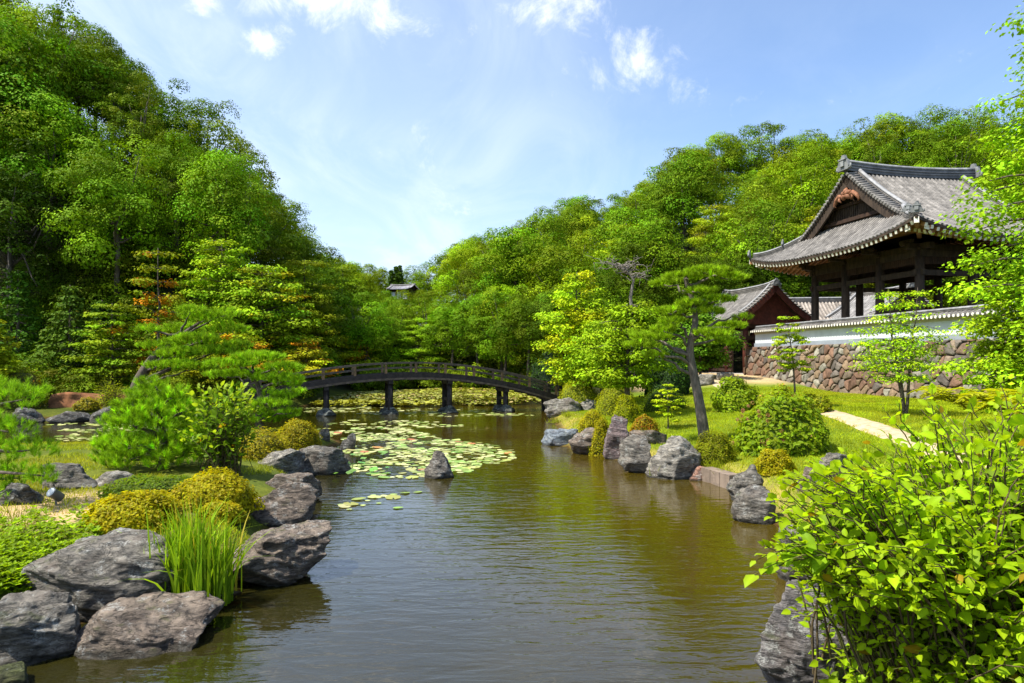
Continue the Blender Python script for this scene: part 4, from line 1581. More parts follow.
def needle_tufts(mb, rng, pos, axis, L, per, col, width=.055, splay=.75, mat=0):
    n = len(pos)
    idx = np.repeat(np.arange(n), per)
    d = nrm(axis[idx] + rdir(rng, n * per) * splay)
    side = rdir(rng, n * per)
    c = np.asarray(col)
    c = c[idx] if c.ndim == 2 else np.broadcast_to(c, (len(idx), 3))
    c = c * rng.uniform(.75, 1.3, (len(idx), 1))
    base = pos[idx] + axis[idx] * (L * rng.uniform(-.5, .35, (len(idx), 1)))
    mb.stamp(NEEDLE[0] * (1, width, 1), [NEEDLE[1][0]], base, d, side, L * rng.uniform(.7, 1.25, len(idx)), np.clip(c, .003, 1), mat)


def pine_pads(mb, rng, pads, dens, L, per, col, spread=.30, width=.055):
    """pads: (centre, rx, ry, rz): flat cushions of upright needle tufts with an uneven edge"""
    for c, rx, ry, rz in pads:
        n = int(dens * rx * ry)
        d = rdir(rng, n)
        d[:, 2] = np.abs(d[:, 2]) * rng.choice([1, 1, 1, -.55], n)
        rr = rng.uniform(.55, 1.0, n) ** .5 * (1 + .30 * vnoise(d * 2.3 + np.asarray(c) * 2))
        pos = np.asarray(c) + d * rr[:, None] * (rx, ry, rz)
        # lumpy top
        pos[:, 2] += .22 * rz * vnoise(pos * 2.2 / max(rx, .3) + 9)
        ax = nrm(d * (.6, .6, .35) + np.array([0, 0, .8]) + rng.normal(0, .2, (n, 3)))
        cc = np.asarray(col)[None] * np.exp(rng.normal(0, spread, (n, 1)))
        needle_tufts(mb, rng, pos, ax, L, per, cc, width)


def mound(seed, rx, ry, rz, n, size, col, spread=.22, core=True, tpl=RHOMB, lump=.16, tips=None, tprob=0.0, up=.45, jit=.75, shell=.86, twig=0.06):
    """clipped or rounded shrub standing on z=0"""
    rng = np.random.default_rng(seed)
    mb = MB()
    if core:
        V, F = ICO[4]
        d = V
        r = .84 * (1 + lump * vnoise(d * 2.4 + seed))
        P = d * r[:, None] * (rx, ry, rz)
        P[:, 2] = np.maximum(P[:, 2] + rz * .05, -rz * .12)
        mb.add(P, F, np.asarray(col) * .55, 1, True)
    d = rdir(rng, n)
    d[:, 2] = np.where(d[:, 2] < -.12, -d[:, 2], d[:, 2])
    r = (shell + (1.04 - shell) * rng.random(n)) * (1 + lump * vnoise(d * 2.4 + seed) + .05 * vnoise(d * 9 + seed))
    P = d * r[:, None] * (rx, ry, rz)
    P[:, 2] = np.maximum(P[:, 2], .02)
    N = nrm(d / (rx, ry, rz) * min(rx, rz) + np.array([0, 0, up]) + rdir(rng, n) * jit)
    T = np.cross(N, rdir(rng, n))
    pat = np.exp(spread * 1.3 * vnoise(d * 5 + seed * 2))[:, None]
    c = np.asarray(col)[None] * pat * rng.uniform(.7, 1.35, (n, 1)) * (1 + rng.normal(0, .06, (n, 3)))
    if tips is not None:
        w = (rng.random(n) < tprob)[:, None] & (d[:, 2:] > .1)
        c = np.where(w, np.asarray(tips), c)
    mb.stamp(tpl[0], tpl[1], P, T, N, size * rng.uniform(.6, 1.4, n), np.clip(c, .003, 1), 0)
    return mb


def twiggy(seed, rx, ry, rz, shoots, per, size, col, spread=.2, tips=None, tprob=0, tpl=LEAF, base=.25, stem=.012, env=None, upright=.45, fold=.55, young=None, reach=1.15):
    """open shrub: arching shoots from the base, each set with real leaves. env(rng)->end point inside the envelope"""
    rng = np.random.default_rng(seed)
    lf, stm = MB(), MB()
    PP, TT, NN, SS, CC = [], [], [], [], []
    for k in range(shoots):
        if env:
            e, b = env(rng)
        else:
            d = rdir(rng, 1)[0]
            d[2] = abs(d[2])
            e = d * (rx, ry, rz) * rng.uniform(.72, 1.05)
            e[2] = max(e[2], .08)
            b = np.array([rng.normal(0, rx * base * .5), rng.normal(0, ry * base * .5), 0])
        ln = np.linalg.norm(e - b)
        P = curve_pts(b, e, .16 * ln, 8, .012 * ln, rng)
        stm.tube(P, np.linspace(stem, stem * .3, 8), 4, (.09, .065, .03) if rng.random() < .6 else (.12, .12, .03), cap=False)
        t0 = max(.15, 1 - reach / max(ln, .4) * (size / .09) * .75)
        ts = np.linspace(t0, 1.0, per) + rng.normal(0, .01, per)
        tone = np.exp(rng.normal(0, spread))
        for j, t in enumerate(ts):
            t = min(max(t, 0), 1)
            f = t * 7
            i = min(int(f), 6)
            q = P[i] + (P[i + 1] - P[i]) * (f - i)
            ax = nrm(P[i + 1] - P[i])
            a = j * 2.4 + rng.normal(0, .4)
            s = nrm(np.cross(ax, (0, 0, 1.0)) + 1e-6)
            u = np.cross(s, ax)
            out = s * math.cos(a) + u * math.sin(a) * .7
            T = nrm(out * (1 - .5 * (j == per - 1)) + ax * (upright + .9 * (j >= per - 2)) + np.array([0, 0, .12]))
            N = nrm(np.array([0, 0, 1.0]) + rng.normal(0, .55, 3) + out * .15)
            PP.append(q)
            TT.append(T)
            NN.append(N)
            g = (.62 + .6 * (1 - abs(t - (t0 + 1) / 2) * 1.6)) if per > 3 else 1
            SS.append(size * max(.45, g) * rng.uniform(.6, 1.35))
            c = np.asarray(col) * tone * rng.uniform(.82, 1.2)
            if young is not None and t > .86:
                c = c * .45 + np.asarray(young) * .55
            if rng.random() < .02:
                c = np.array((.20, .15, .02)) * rng.uniform(.6, 1.1)
            if tips is not None and rng.random() < tprob:
                c = np.asarray(tips)
            CC.append(c)
    lf.stamp(tpl[0] if fold is None else tpl[0] * (1, 1.15, 1), tpl[1], np.array(PP), np.array(TT), np.array(NN), np.array(SS), np.clip(np.array(CC), .003, 1), 0, True, tmul=(1.12, 1.18, 1.16, 1.05, .92, .94, .92, .94) if len(tpl[0]) == 8 else None)
    return lf, stm


def place(name, label, cat, loc, parts, group=None, rz=0.0, scale=1.0):
    root = thing(name, label, cat, loc, rz, group, scale)
    for pn, mb, mat in parts:
        if isinstance(mb, MB):
            mb.obj(pn, mat, root)
        else:
            link(pn, mb, root)
    return root
# ------------------------------------------------------------------ plants: placed
def spot(px0, px1, py0, py1, depth=.85, zb=None):
    """world base point and size (rx, ry, h) of a plant outlined by a pixel box that stands on the ground"""
    g = ground_at((px0 + px1) / 2, py1) if zb is None else at((px0 + px1) / 2, py1, (CZ - zb) * FPX / (py1 - HZ))
    Y = g[1]
    for _ in range(3):
        rx = (px1 - px0) / 2 / FPX * Y
        Y = g[1] + rx * depth * .9
    x = ((px0 + px1) / 2 - CXP) / FPX * Y
    zt = CZ - (py0 - HZ) / FPX * Y
    zg = max(tz(x, Y), .02)
    return np.array([x, Y, zg]), rx, rx * depth, max(zt - zg, .15)


AZ_Y, AZ_G, AZ_O = (.205, .205, .008), (.175, .21, .009), (.17, .15, .012)
MOUNDS = [
    # label, box, seed, colour, leaf size, count, options
    ('yellow-green clipped azalea mound behind the iris clump', (172, 258, 467, 516), 1, AZ_Y, .050, 7500, {}),
    ('spreading yellow-green azalea left of the iris clump, above the dark layered boulder', (84, 182, 490, 537), 2, AZ_Y, .050, 8500, {}),
    ('low yellow-green azalea tuft between cracked boulder and iris', (196, 246, 498, 524), 3, AZ_Y, .05, 3000, {}),
    ('domed yellow azalea bush with dark lower half at the peninsula tip', (276, 322, 416, 458), 4, (.17, .165, .010), .055, 4500, dict(core=True)),
    ('low dark green shrub along the foot of the small dense pine', (100, 205, 474, 507), 5, (.075, .125, .012), .055, 5000, {}),
    ('low yellow ground azalea behind the pale rock on the peninsula', (228, 290, 428, 462), 6, (.19, .185, .012), .055, 3500, {}),
    ('yellowish rounded shrub on the far left bank', (-6, 46, 368, 412), 7, (.105, .125, .014), .09, 3500, dict(tips=(.30, .13, .02), tprob=.05)),
    ('dark round clipped bush in the shade on the far left bank', (40, 82, 366, 394), 8, (.022, .060, .012), .08, 2500, {}),
    # right shore hedges
    ('long clipped azalea hedge sloping down to the bridge boulder', (556, 604, 380, 410), 9, AZ_G, .06, 4500, {}),
    ('clipped hedge mound below the dark-trunked maple', (594, 640, 384, 416), 10, AZ_G, .06, 5000, {}),
    ('clipped hedge in half shade right of the dark maple trunk', (640, 690, 388, 412), 11, (.075, .125, .012), .06, 3500, {}),
    ('rounded yellow-green azalea in front of the dark maple trunk', (612, 640, 394, 424), 12, AZ_G, .055, 3500, {}),
    ('small yellow azalea on the shore between slab and standing rock', (578, 608, 410, 434), 13, AZ_Y, .05, 3000, {}),
    ('yellow azalea spilling down beside the tall standing rock', (590, 614, 418, 456), 14, AZ_Y, .05, 2600, dict(depth=.5)),
    ('small brownish-tipped azalea right of the standing rock', (628, 660, 414, 438), 15, AZ_O, .055, 2800, dict(tips=(.20, .07, .02), tprob=.15)),
    ('round clipped azalea right of the biggest shore boulder', (690, 736, 432, 470), 16, (.125, .15, .010), .05, 5200, dict(depth=.8)),
    ('flat clipped azalea below the pink-flowered bush', (754, 796, 448, 476), 17, AZ_Y, .05, 4000, {}),
    ('loose bright bush near the end of the stone wall', (712, 762, 378, 412), 18, (.13, .20, .012), .11, 3600, dict(lump=.3)),
    ('bright bush between the flowered bush and the stone wall', (756, 800, 386, 414), 19, (.15, .20, .014), .10, 3000, dict(lump=.3, tips=(.42, .20, .14), tprob=.05)),
    ('low pale bush in front of the stone wall foot', (796, 830, 392, 414), 20, (.16, .20, .02), .10, 2000, dict(lump=.3)),
    ('dark evergreen shrub behind the hedge and the big pine', (640, 694, 344, 398), 21, (.022, .055, .012), .13, 3500, dict(lump=.3)),
    ('dark evergreen shrub in the shade behind the bright maples', (528, 572, 344, 392), 22, (.02, .05, .012), .15, 3000, dict(lump=.3)),
    ('clipped hedge on the rise behind the bridge end', (560, 592, 376, 398), 24, AZ_G, .07, 2600, {}),
]
for lab, bx, seed, col, sz, n, kw in MOUNDS:
    kw = dict(kw)
    dp = kw.pop('depth', .85)
    p, rx, ry, h = spot(*bx, depth=dp)
    mb = mound(seed, rx * .96, ry * .96, h * .97, n, sz, col, **kw)
    place('azalea' if 'azalea' in lab else ('hedge' if 'hedge' in lab else 'shrub'), lab, 'hedge' if 'hedge' in lab else 'shrub', p - (0, 0, .03), [('foliage', mb, [M['leaf_near'], M['bark']])], 'clipped azaleas and shrubs')

# hydrangea-like bush with faint pink flower heads on the lawn
p, rx, ry, h = spot(733, 826, 394, 458)
mb = mound(31, rx * .98, ry, h * .98, 6500, .125, (.125, .195, .012), lump=.22, tpl=(LEAF[0] - (.5, 0, 0), LEAF[1]), shell=.72, jit=.55, core=True)
fl = MB()
rng = np.random.default_rng(5)
d = rdir(rng, 38)
d[:, 2] = np.abs(d[:, 2]) * .9 + .15
P = d * (rx, ry, h) * 1.0
for q in P:
    k = 26
    dd = rdir(rng, k)
    fl.stamp(RHOMB[0], RHOMB[1], q + dd * .05, np.cross(dd, rdir(rng, k)), dd, .04, np.array((.24, .13, .17)) * rng.uniform(.6, 1.2, (k, 1)))
place('flowering_bush', 'large rounded leafy bush with faint pink flower heads on the lawn', 'shrub', p - (0, 0, .05), [('foliage', mb, [M['leaf_near'], M['bark']]), ('flower_heads', fl, M['leaf_near'])])

# upright leafy shrub beside the small dense pine
p, rx, ry, h = spot(188, 258, 384, 478)
lf, st = twiggy(41, rx, ry, h, 150, 9, .13, (.085, .16, .016), spread=.25, stem=.010, tpl=LEAF, young=(.22, .30, .04), env=lambda r: (np.array([r.uniform(-1, 1) * rx, r.uniform(-1, 1) * ry, h * r.uniform(.25, 1.0) ** .8]) * (1, 1, 1), np.array([r.normal(0, rx * .3), r.normal(0, ry * .3), 0])))
place('leafy_shrub', 'upright light green leafy shrub right of the small dense pine', 'shrub', p - (0, 0, .05), [('foliage', lf, M['leaf_near']), ('stems', st, M['bark'])])

# pale willow-like shrub, far left bank
p, rx, ry, h = spot(92, 134, 376, 410)
lf, st = twiggy(42, rx, ry, h, 170, 8, .16, (.14, .19, .02), spread=.2, stem=.012, tpl=LANCE, fold=None)
place('willow_shrub', 'pale feathery willow-like shrub on the far left bank', 'shrub', p, [('foliage', lf, M['leaf_near']), ('stems', st, M['bark'])])
p, rx, ry, h = spot(74, 100, 398, 416)
mb = mound(43, rx, ry, h, 900, .10, (.17, .16, .015), lump=.3)
place('shrub', 'small yellowish shrub at the foot of the red earth bank', 'shrub', p, [('foliage', mb, [M['leaf_near'], M['bark']])])

# sun-bleached leafy ground plants, bottom left
rng = np.random.default_rng(9)
mb = MB()
pts = []
while len(pts) < 1500:
    gx = rng.uniform(-60, 100)
    q = ground_at(gx, rng.uniform(520 + 8 * math.sin(gx * .13), 600))
    pts.append(q)
for q in pts:
    k = rng.integers(6, 10)
    a = rng.uniform(0, 6.28, k)
    T = np.stack([np.cos(a), np.sin(a), rng.uniform(.3, 1.1, k)], -1)
    c = np.array((.125, .21, .012)) * np.exp(rng.normal(0, .25)) * rng.uniform(.8, 1.2, (k, 1))
    hz = rng.uniform(.02, .16)
    mb.stamp(LEAF[0] * (1, .8, 1), LEAF[1], np.repeat(q[None] + (0, 0, hz), k, 0), T, np.array([0, 0, 1.0]) - T * .4, rng.uniform(.04, .09, k), c, 0, True)
tag(mb.obj('ground_cover', M['leaf_near']), 'bright green leafy ground cover in the bottom left corner', 'ground cover', kind='stuff')

# iris clump
p = at(187, 600, 8.15)
rng = np.random.default_rng(12)
mb = MB()
for k in range(330):
    b = np.array([rng.normal(0, .24), rng.normal(0, .16), 0])
    b[0] = np.clip(b[0], -.46, .46)
    h = rng.uniform(.75, 1.42) * (1.02 - .35 * abs(b[0]))
    az = rng.uniform(0, 6.28)
    lean = rng.uniform(.03, .34) * h
    n = 7
    t = np.linspace(0, 1, n)
    bend = t ** 2.2
    dv = np.array([math.cos(az), math.sin(az) * .7, 0]) + (b / .5) * .6
    if rng.random() < .07:
        lean = rng.uniform(.5, .8) * h
    P = b + dv * (lean * bend)[:, None]
    P[:, 2] = h * (t - .55 * (lean / h) * t ** 3)
    w = .014 * (1 - t ** 2.5) + .0012
    f = rng.uniform(0, 3.14)
    s = np.array([math.cos(f), math.sin(f), 0])
    V = np.concatenate([P - s * w[:, None], P + s * w[:, None]])
    F = np.array([(i, i + 1, n + i + 1, n + i) for i in range(n - 1)])
    c = np.array((.115, .20, .016)) * np.exp(rng.normal(0, .28))
    if rng.random() < .08:
        c = np.array((.24, .22, .06))
    mb.add(V, F, np.clip(c * (1 + .25 * np.concatenate([t, t]))[:, None], 0, 1), 0, True)
base_z = .05
place('iris_clump', 'tall bright green iris clump growing between the shore boulders', 'iris', (p[0], 8.3, base_z), [('blades', mb, M['grass'])])
V, F, c = rock_mesh((1.1, .7, .36), 77, sub=4, col=(.07, .05, .03))
o = MB().add(V, F, c, 0, True).obj('soil_mound', M['ground'])
o.location = (p[0], 8.3, -.16)
tag(o, kind='structure')

# ------------------------------------------------------------------ pines
NE = (.115, .215, .012)
# small dense pine on the peninsula
p, rx, ry, h = spot(92, 230, 386, 482, depth=.8, zb=.45)
rng = np.random.default_rng(21)
pads = []
for i, (fz, fr, n) in enumerate(((.16, 1.0, 11), (.34, .95, 10), (.52, .80, 8), (.70, .60, 6), (.86, .36, 4), (.97, .12, 1))):
    for j in range(n):
        a = j / n * 6.28 + i * .7 + rng.normal(0, .15)
        r = rx * fr * rng.uniform(.55, .82)
        s = rx * rng.uniform(.22, .32)
        pads.append((np.array([math.cos(a) * r, math.sin(a) * r * .85, h * fz + rng.normal(0, .06)]), s, s * .9, s * .55))
mb, tr = MB(), MB()
pine_pads(mb, rng, pads, 330, .125, 40, NE, width=.065, spread=.45)
tr.tube([(0, 0, -.2), (.06, 0, h * .3), (-.04, .05, h * .6), (0, 0, h * .95)], [.11, .09, .06, .02], 8, BARK)
for c, *_ in pads:
    tr.tube(curve_pts((0, 0, max(.2, c[2] - .35)), c, .05, 5, .02, rng), [.04, .035, .03, .02, .012], 5, BARK)
place('pine_tree', 'small dense bushy pine with bright needles on the peninsula', 'pine tree', p, [('needles', mb, M['needle']), ('trunk', tr, M['bark'])])

# pine reaching in from the left edge
p = at(-30, 500, 11.5)
p[2] = max(tz(p[0], p[1]), .3)
rng = np.random.default_rng(22)
mb, tr = MB(), MB()
pads = []
for (px, py, sx) in ((22, 400, 24), (-10, 395, 30), (8, 432, 26), (34, 450, 24), (20, 478, 30), (44, 476, 14), (-15, 460, 34), (-30, 425, 34), (-8, 500, 24)):
    c = at(px, py, 11.5 + rng.normal(0, .35)) - p
    s = sx / FPX * 11.5
    pads.append((c, s, s, s * .55))
pine_pads(mb, rng, pads, 330, .11, 40, (.12, .225, .014), width=.065)
tr.tube([(-.2, 0, -.2), (-.05, 0, .5), (-.3, .1, 1.2), (-.4, .1, 2.0)], [.13, .10, .07, .03], 8, BARK)
for c, *_ in pads:
    tr.tube(curve_pts((-.25, .05, max(.25, c[2] * .8)), c, .06, 5, .03, rng), [.045, .04, .03, .02, .012], 5, BARK)
place('pine_tree', 'pine branch tips reaching in at the left picture edge, above the low dark rock', 'pine tree', p, [('needles', mb, M['needle']), ('trunk', tr, M['bark'])])


def pixel_pine(label, base_px, Y, trunk_px, tr_r, pads_px, seed, dens, L, per, col, flat=.42, width=.09, zb=None, depth_j=.6, barkc=BARK):
    """cloud-pruned pine whose pads are given by where the photo shows them, spread in depth round the trunk"""
    rng = np.random.default_rng(seed)
    p = at(*base_px, Y)
    p[2] = max(tz(p[0], p[1]), .05) if zb is None else zb
    mb, tr = MB(), MB()
    P = np.array([at(a, b, Y) - p for a, b in trunk_px])
    P[0, 2] = -.25
    tt = np.linspace(0, 1, 22)
    m = len(P)
    Q = np.stack([np.interp(tt * (m - 1), range(m), P[:, k]) for k in range(3)], -1)
    for _ in range(2):
        Q[1:-1] = (Q[:-2] + 2 * Q[1:-1] + Q[2:]) / 4
    tr.tube(Q, np.interp(tt * (len(tr_r) - 1), range(len(tr_r)), tr_r), 10, barkc)
    pads = []
    for i, (px, py, sx, sy) in enumerate(pads_px):
        dy = rng.normal(0, depth_j) if i % 2 else -abs(rng.normal(0, depth_j)) * .7
        c = at(px, py, Y + dy) - p
        rx, rz = sx / FPX * Y * .9, sy / FPX * Y * .55
        pads.append((c, rx, rx * .85, rz))
        k = int(np.argmin(np.abs(Q[:, 2] - (c[2] - .35 * abs(c[0])))))
        k = min(max(k, 4), 20)
        tr.tube(curve_pts(Q[k], c - (0, 0, rz * .3), .10, 7, .05, rng), np.linspace(max(.03, tr_r[0] * .30), .015, 7), 6, barkc)
    pine_pads(mb, rng, pads, dens, L, per, col, width=width)
    place('pine_tree', label, 'pine tree', p, [('needles', mb, M['needle']), ('trunk', tr, M['bark'])])


# the tall leaning pine on the lawn
pixel_pine('tall leaning pine with needle cushions and a pale grey trunk on the lawn', (706, 427), 21.0,
           [(706, 428), (700, 405), (694, 375), (688, 348), (697, 322), (693, 300), (686, 285), (684, 272)], [.19, .145, .125, .105, .08, .06, .03],
           [(684, 278, 22, 8), (706, 272, 26, 8), (728, 278, 20, 7), (664, 284, 16, 6), (700, 292, 18, 7), (718, 300, 20, 7), (690, 304, 16, 7), (668, 312, 18, 7), (710, 312, 18, 7),
            (730, 326, 22, 8), (712, 334, 20, 8), (722, 342, 16, 7), (650, 338, 22, 8), (640, 346, 20, 8), (664, 330, 16, 7), (672, 322, 14, 6), (656, 356, 16, 6), (636, 334, 12, 5), (742, 318, 10, 5)],
           23, 520, .125, 30, (.125, .21, .012), zb=None, depth_j=.5, barkc=np.array([.14, .115, .095]))
# cloud pine on the peninsula in front of the bridge
pixel_pine('cloud-pruned pine on the peninsula just in front of the bridge end', (264, 440), 23.0,
           [(264, 442), (258, 420), (262, 400), (256, 380), (252, 366)], [.14, .12, .10, .07, .03],
           [(230, 364, 26, 8), (258, 358, 28, 9), (284, 368, 20, 8), (244, 374, 26, 8), (272, 378, 24, 8), (292, 380, 14, 7), (220, 376, 16, 7), (262, 392, 14, 7), (270, 404, 20, 8), (280, 416, 22, 7), (252, 412, 18, 7), (264, 420, 20, 6), (292, 412, 10, 5), (288, 384, 17, 9), (281, 396, 18, 9), (296, 392, 11, 6)],
           24, 300, .14, 30, (.12, .215, .013), depth_j=.5)
# leaning pine on the far left bank
pixel_pine('leaning pine with bare dark trunk and wide cloud foliage on the far left bank', (130, 398), 37.0,
           [(130, 400), (136, 385), (146, 368), (158, 352), (178, 338), (200, 322)], [.32, .28, .26, .22, .16, .06],
           [(160, 346, 22, 9), (182, 330, 26, 10), (206, 318, 26, 10), (228, 330, 24, 10), (196, 340, 28, 10), (178, 354, 26, 10), (212, 352, 26, 10), (236, 346, 18, 9), (170, 366, 24, 9), (196, 368, 24, 9), (146, 330, 14, 7), (190, 312, 18, 8), (226, 314, 16, 8)],
           25, 130, .22, 30, (.12, .21, .014), depth_j=1.2)

# ------------------------------------------------------------------ garden trees
def tree(label, base_px, Y, top_py, builder, bark='bark', cat='tree', name='tree', group=None, H=None, mat='leaf', zb=None, **kw):
    p = at(*base_px, Y)
    p[2] = max(tz(p[0], p[1]), .02) if zb is None else zb
    H = H or (CZ - (top_py - HZ) / FPX * Y) - p[2]
    mb, tr = builder(H=H, **kw)
    return place(name, label, cat, p, [('crown', mb, M[mat]), ('trunk', tr, M['bark'])], group)


tree('bright yellow-green maple behind the clipped hedge at the bridge end', (577, 392), 38.5, 268, layered_tree, seed=51, rx=2.7, layers=12, sprays=9, leaves=120, size=.17, col=(.150, .225, .014), z0=.16, trunk=.14, tint=(.22, .25, .012), tprob=.25, flat=.4, taper=.8)
tree('light green maple with a dark trunk standing among the clipped hedges', (627, 412), 29.0, 300, layered_tree, seed=52, rx=2.0, layers=10, sprays=9, leaves=125, size=.13, col=(.115, .21, .014), z0=.26, trunk=.15, flat=.42, taper=.6)
tree('broad yellow-green maple filling in between the two hedge maples', (602, 398), 36.0, 318, layered_tree, seed=58, rx=2.6, layers=8, sprays=9, leaves=110, size=.16, col=(.115, .205, .014), z0=.25, trunk=.13, flat=.4)
tree('very small light sapling on the lawn left of the leaning pine', (668, 417), 24.0, 381, layered_tree, seed=53, rx=.62, layers=6, sprays=6, leaves=46, size=.085, col=(.17, .24, .014), z0=.28, trunk=.03)
tree('dark leafy tree behind the leaning pine, beside the gate', (700, 372), 47.0, 312, layered_tree, seed=54, rx=2.8, layers=8, sprays=9, leaves=130, size=.22, col=(.05, .11, .014), z0=.2, trunk=.12, flat=.5)
tree('slender thin-stemmed tree in front of the far end of the stone wall', (797, 403), 27.5, 312, layered_tree, seed=55, rx=.95, layers=9, sprays=6, leaves=50, size=.10, col=(.14, .22, .016), z0=.35, trunk=.05, lean=(-.45, 0))
tree('airy several-stemmed young tree in front of the middle of the stone wall', (905, 406), 23.5, 284, layered_tree, seed=56, rx=1.75, layers=8, sprays=8, leaves=46, size=.085, taper=.9, col=(.14, .225, .014), z0=.24, trunk=.06, stems=3, flat=.3, spread=.2)
tree('tall airy tree rising along the right picture edge', (1097, 402), 16.5, -25, layered_tree, seed=57, rx=3.0, layers=21, sprays=10, leaves=155, size=.12, col=(.115, .21, .014), z0=.10, trunk=.2, flat=.3, taper=.62, spread=.25)
tree('lower leafy tree at the right picture edge in front of the stone wall', (1030, 420), 18.5, 262, layered_tree, seed=59, rx=2.1, layers=10, sprays=9, leaves=190, size=.11, col=(.12, .20, .014), z0=.15, trunk=.09, flat=.35)

# orange-tinged maples and others at the foot of the left hill
tree('orange-tinted maple against the dark wood of the left hill', (158, 385), 42.0, 243, layered_tree, seed=61, rx=2.4, layers=8, sprays=6, leaves=60, size=.2, col=(.11, .15, .014), z0=.22, trunk=.13, tint=(.25, .13, .012), tprob=.5, flat=.38, taper=.6)
tree('yellow-green maple with an orange crest behind the leaning pine', (232, 385), 41.0, 322, layered_tree, seed=62, rx=3.0, layers=7, sprays=9, leaves=105, size=.19, col=(.15, .20, .014), z0=.2, trunk=.12, tint=(.28, .17, .012), tprob=.2, flat=.3)
tree('reddish-orange tipped maple left of the bridge', (306, 395), 46.0, 338, layered_tree, seed=63, rx=2.4, layers=7, sprays=8, leaves=90, size=.19, col=(.16, .17, .014), z0=.2, trunk=.1, tint=(.26, .12, .015), tprob=.35, flat=.3)
tree('orange-crested maple above the left half of the bridge', (350, 390), 62.0, 338, layered_tree, seed=64, rx=3.2, layers=7, sprays=8, leaves=90, size=.24, col=(.17, .21, .016), z0=.15, trunk=.12, tint=(.26, .13, .015), tprob=.25, flat=.3)
tree('pale layered maple over the middle of the left slope foot', (262, 380), 47.0, 262, layered_tree, seed=65, rx=4.0, layers=12, sprays=10, leaves=95, size=.23, col=(.10, .16, .013), z0=.15, trunk=.16, flat=.25, tint=(.20, .20, .015), tprob=.15)
tree('light airy layered tree at the foot of the left hill, left of the orange maple', (112, 388), 41.0, 300, layered_tree, seed=161, rx=2.4, layers=9, sprays=8, leaves=80, size=.19, col=(.10, .165, .013), z0=.2, trunk=.1, flat=.25)
tree('tall yellow-green layered tree on the left slope behind the cloud pine', (222, 375), 47.5, 236, layered_tree, seed=162, rx=3.6, layers=11, sprays=9, leaves=105, size=.2, col=(.115, .175, .012), z0=.25, trunk=.15, flat=.25)
tree('pale green airy tree at the slope foot above the left bridge end', (290, 380), 50.0, 282, layered_tree, seed=163, rx=3.0, layers=10, sprays=8, leaves=90, size=.2, col=(.13, .19, .013), z0=.2, trunk=.12, flat=.25, tint=(.24, .17, .012), tprob=.12)
tree('light yellow-green maple behind the left half of the bridge', (326, 388), 60.0, 318, layered_tree, seed=164, rx=3.0, layers=9, sprays=8, leaves=90, size=.22, col=(.15, .20, .013), z0=.15, trunk=.12, flat=.28, tint=(.25, .15, .012), tprob=.12)
tree('bright young tree at the left picture edge above the yellowish shrub', (-14, 392), 36.0, 314, layered_tree, seed=66, rx=1.9, layers=8, sprays=8, leaves=80, size=.19, col=(.14, .20, .014), z0=.2, trunk=.1, flat=.35)
tree('grey-green fir on the dark lower left slope', (70, 385), 44.0, 285, conifer, seed=67, rx=2.2, tiers=14, col=(.045, .085, .022), name='fir_tree', size=.24)
tree('slim dark fir beside the grey-green fir on the left slope', (102, 385), 46.0, 300, conifer, seed=68, rx=1.9, tiers=14, col=(.030, .070, .016), name='fir_tree', size=.24)
tree('dark fir at the left picture edge', (18, 388), 45.0, 270, conifer, seed=69, rx=2.2, tiers=14, col=(.028, .066, .014), name='fir_tree', size=.24)
# three far dark conifers by the hill house
for i, (px, top, w) in enumerate(((391, 270, 'left'), (396, 266, 'middle'), (400, 265, 'right'))):
    tree(f'{w} spire of the three far dark conifers next to the distant house', (px, 284), 108.0, top, conifer, seed=71 + i, rx=.8, tiers=22, col=(.032, .072, .018), name='conifer', group='dark conifers by the distant house', size=.4, n=160, zb=9.0)

# dead tree
rng = np.random.default_rng(81)
p = at(632, 372, 50)
p[2] = tz(p[0], p[1])
mb = MB()
GR = (.19, .165, .14)
Hd = (CZ - (262 - HZ) / FPX * 50) - p[2]
tk = np.array([(0, 0, -.3), (.1, 0, Hd * .45), (-.1, 0, Hd * .72), (.1, 0, Hd * .86), (-.5, 0, Hd * .95), (-1.2, .2, Hd * .985)])
mb.tube(tk, [.2, .15, .12, .09, .06, .03], 7, GR)
for k in range(26):
    f = rng.uniform(.58, 1.0)
    b = np.array([np.interp(f, np.linspace(0, 1, 6), tk[:, j]) for j in range(3)])
    a = rng.uniform(0, 6.28)
    e = b + np.array([math.cos(a) * 2.0, math.sin(a) * 1.2, rng.uniform(-.2, 1.0)]) * rng.uniform(.5, 1.2)
    Q = curve_pts(b, e, rng.uniform(-.1, .25), 6, .08, rng)
    mb.tube(Q, np.linspace(.05, .012, 6), 5, GR)
    for _ in range(3):
        i = rng.integers(2, 6)
        mb.tube(curve_pts(Q[i], Q[i] + rdir(rng, 1)[0] * rng.uniform(.3, .8), .05, 4), [.02, .015, .012, .008], 4, GR)
place('dead_tree', 'bare dead grey tree standing above the maples before the right hill', 'tree', p, [('trunk', mb, M['bark'])])

# ------------------------------------------------------------------ the big bush in the right foreground
ENV = [((3.5, 4.75, 1.52), (1.55, 1.2, 1.32), 1.1), ((2.22, 4.35, 1.90), (.62, .75, .46), .36), ((3.3, 3.7, 1.35), (.85, .7, .95), .5), ((3.0, 5.0, 1.62), (.85, .8, .85), .42), ((4.2, 5.6, 1.7), (1.0, .9, 1.05), .4), ((3.15, 4.15, 1.05), (.95, .55, .5), .42)]
bush_base = np.array([3.25, 4.7, 0.0])
bush_base[2] = tz(3.25, 4.7)


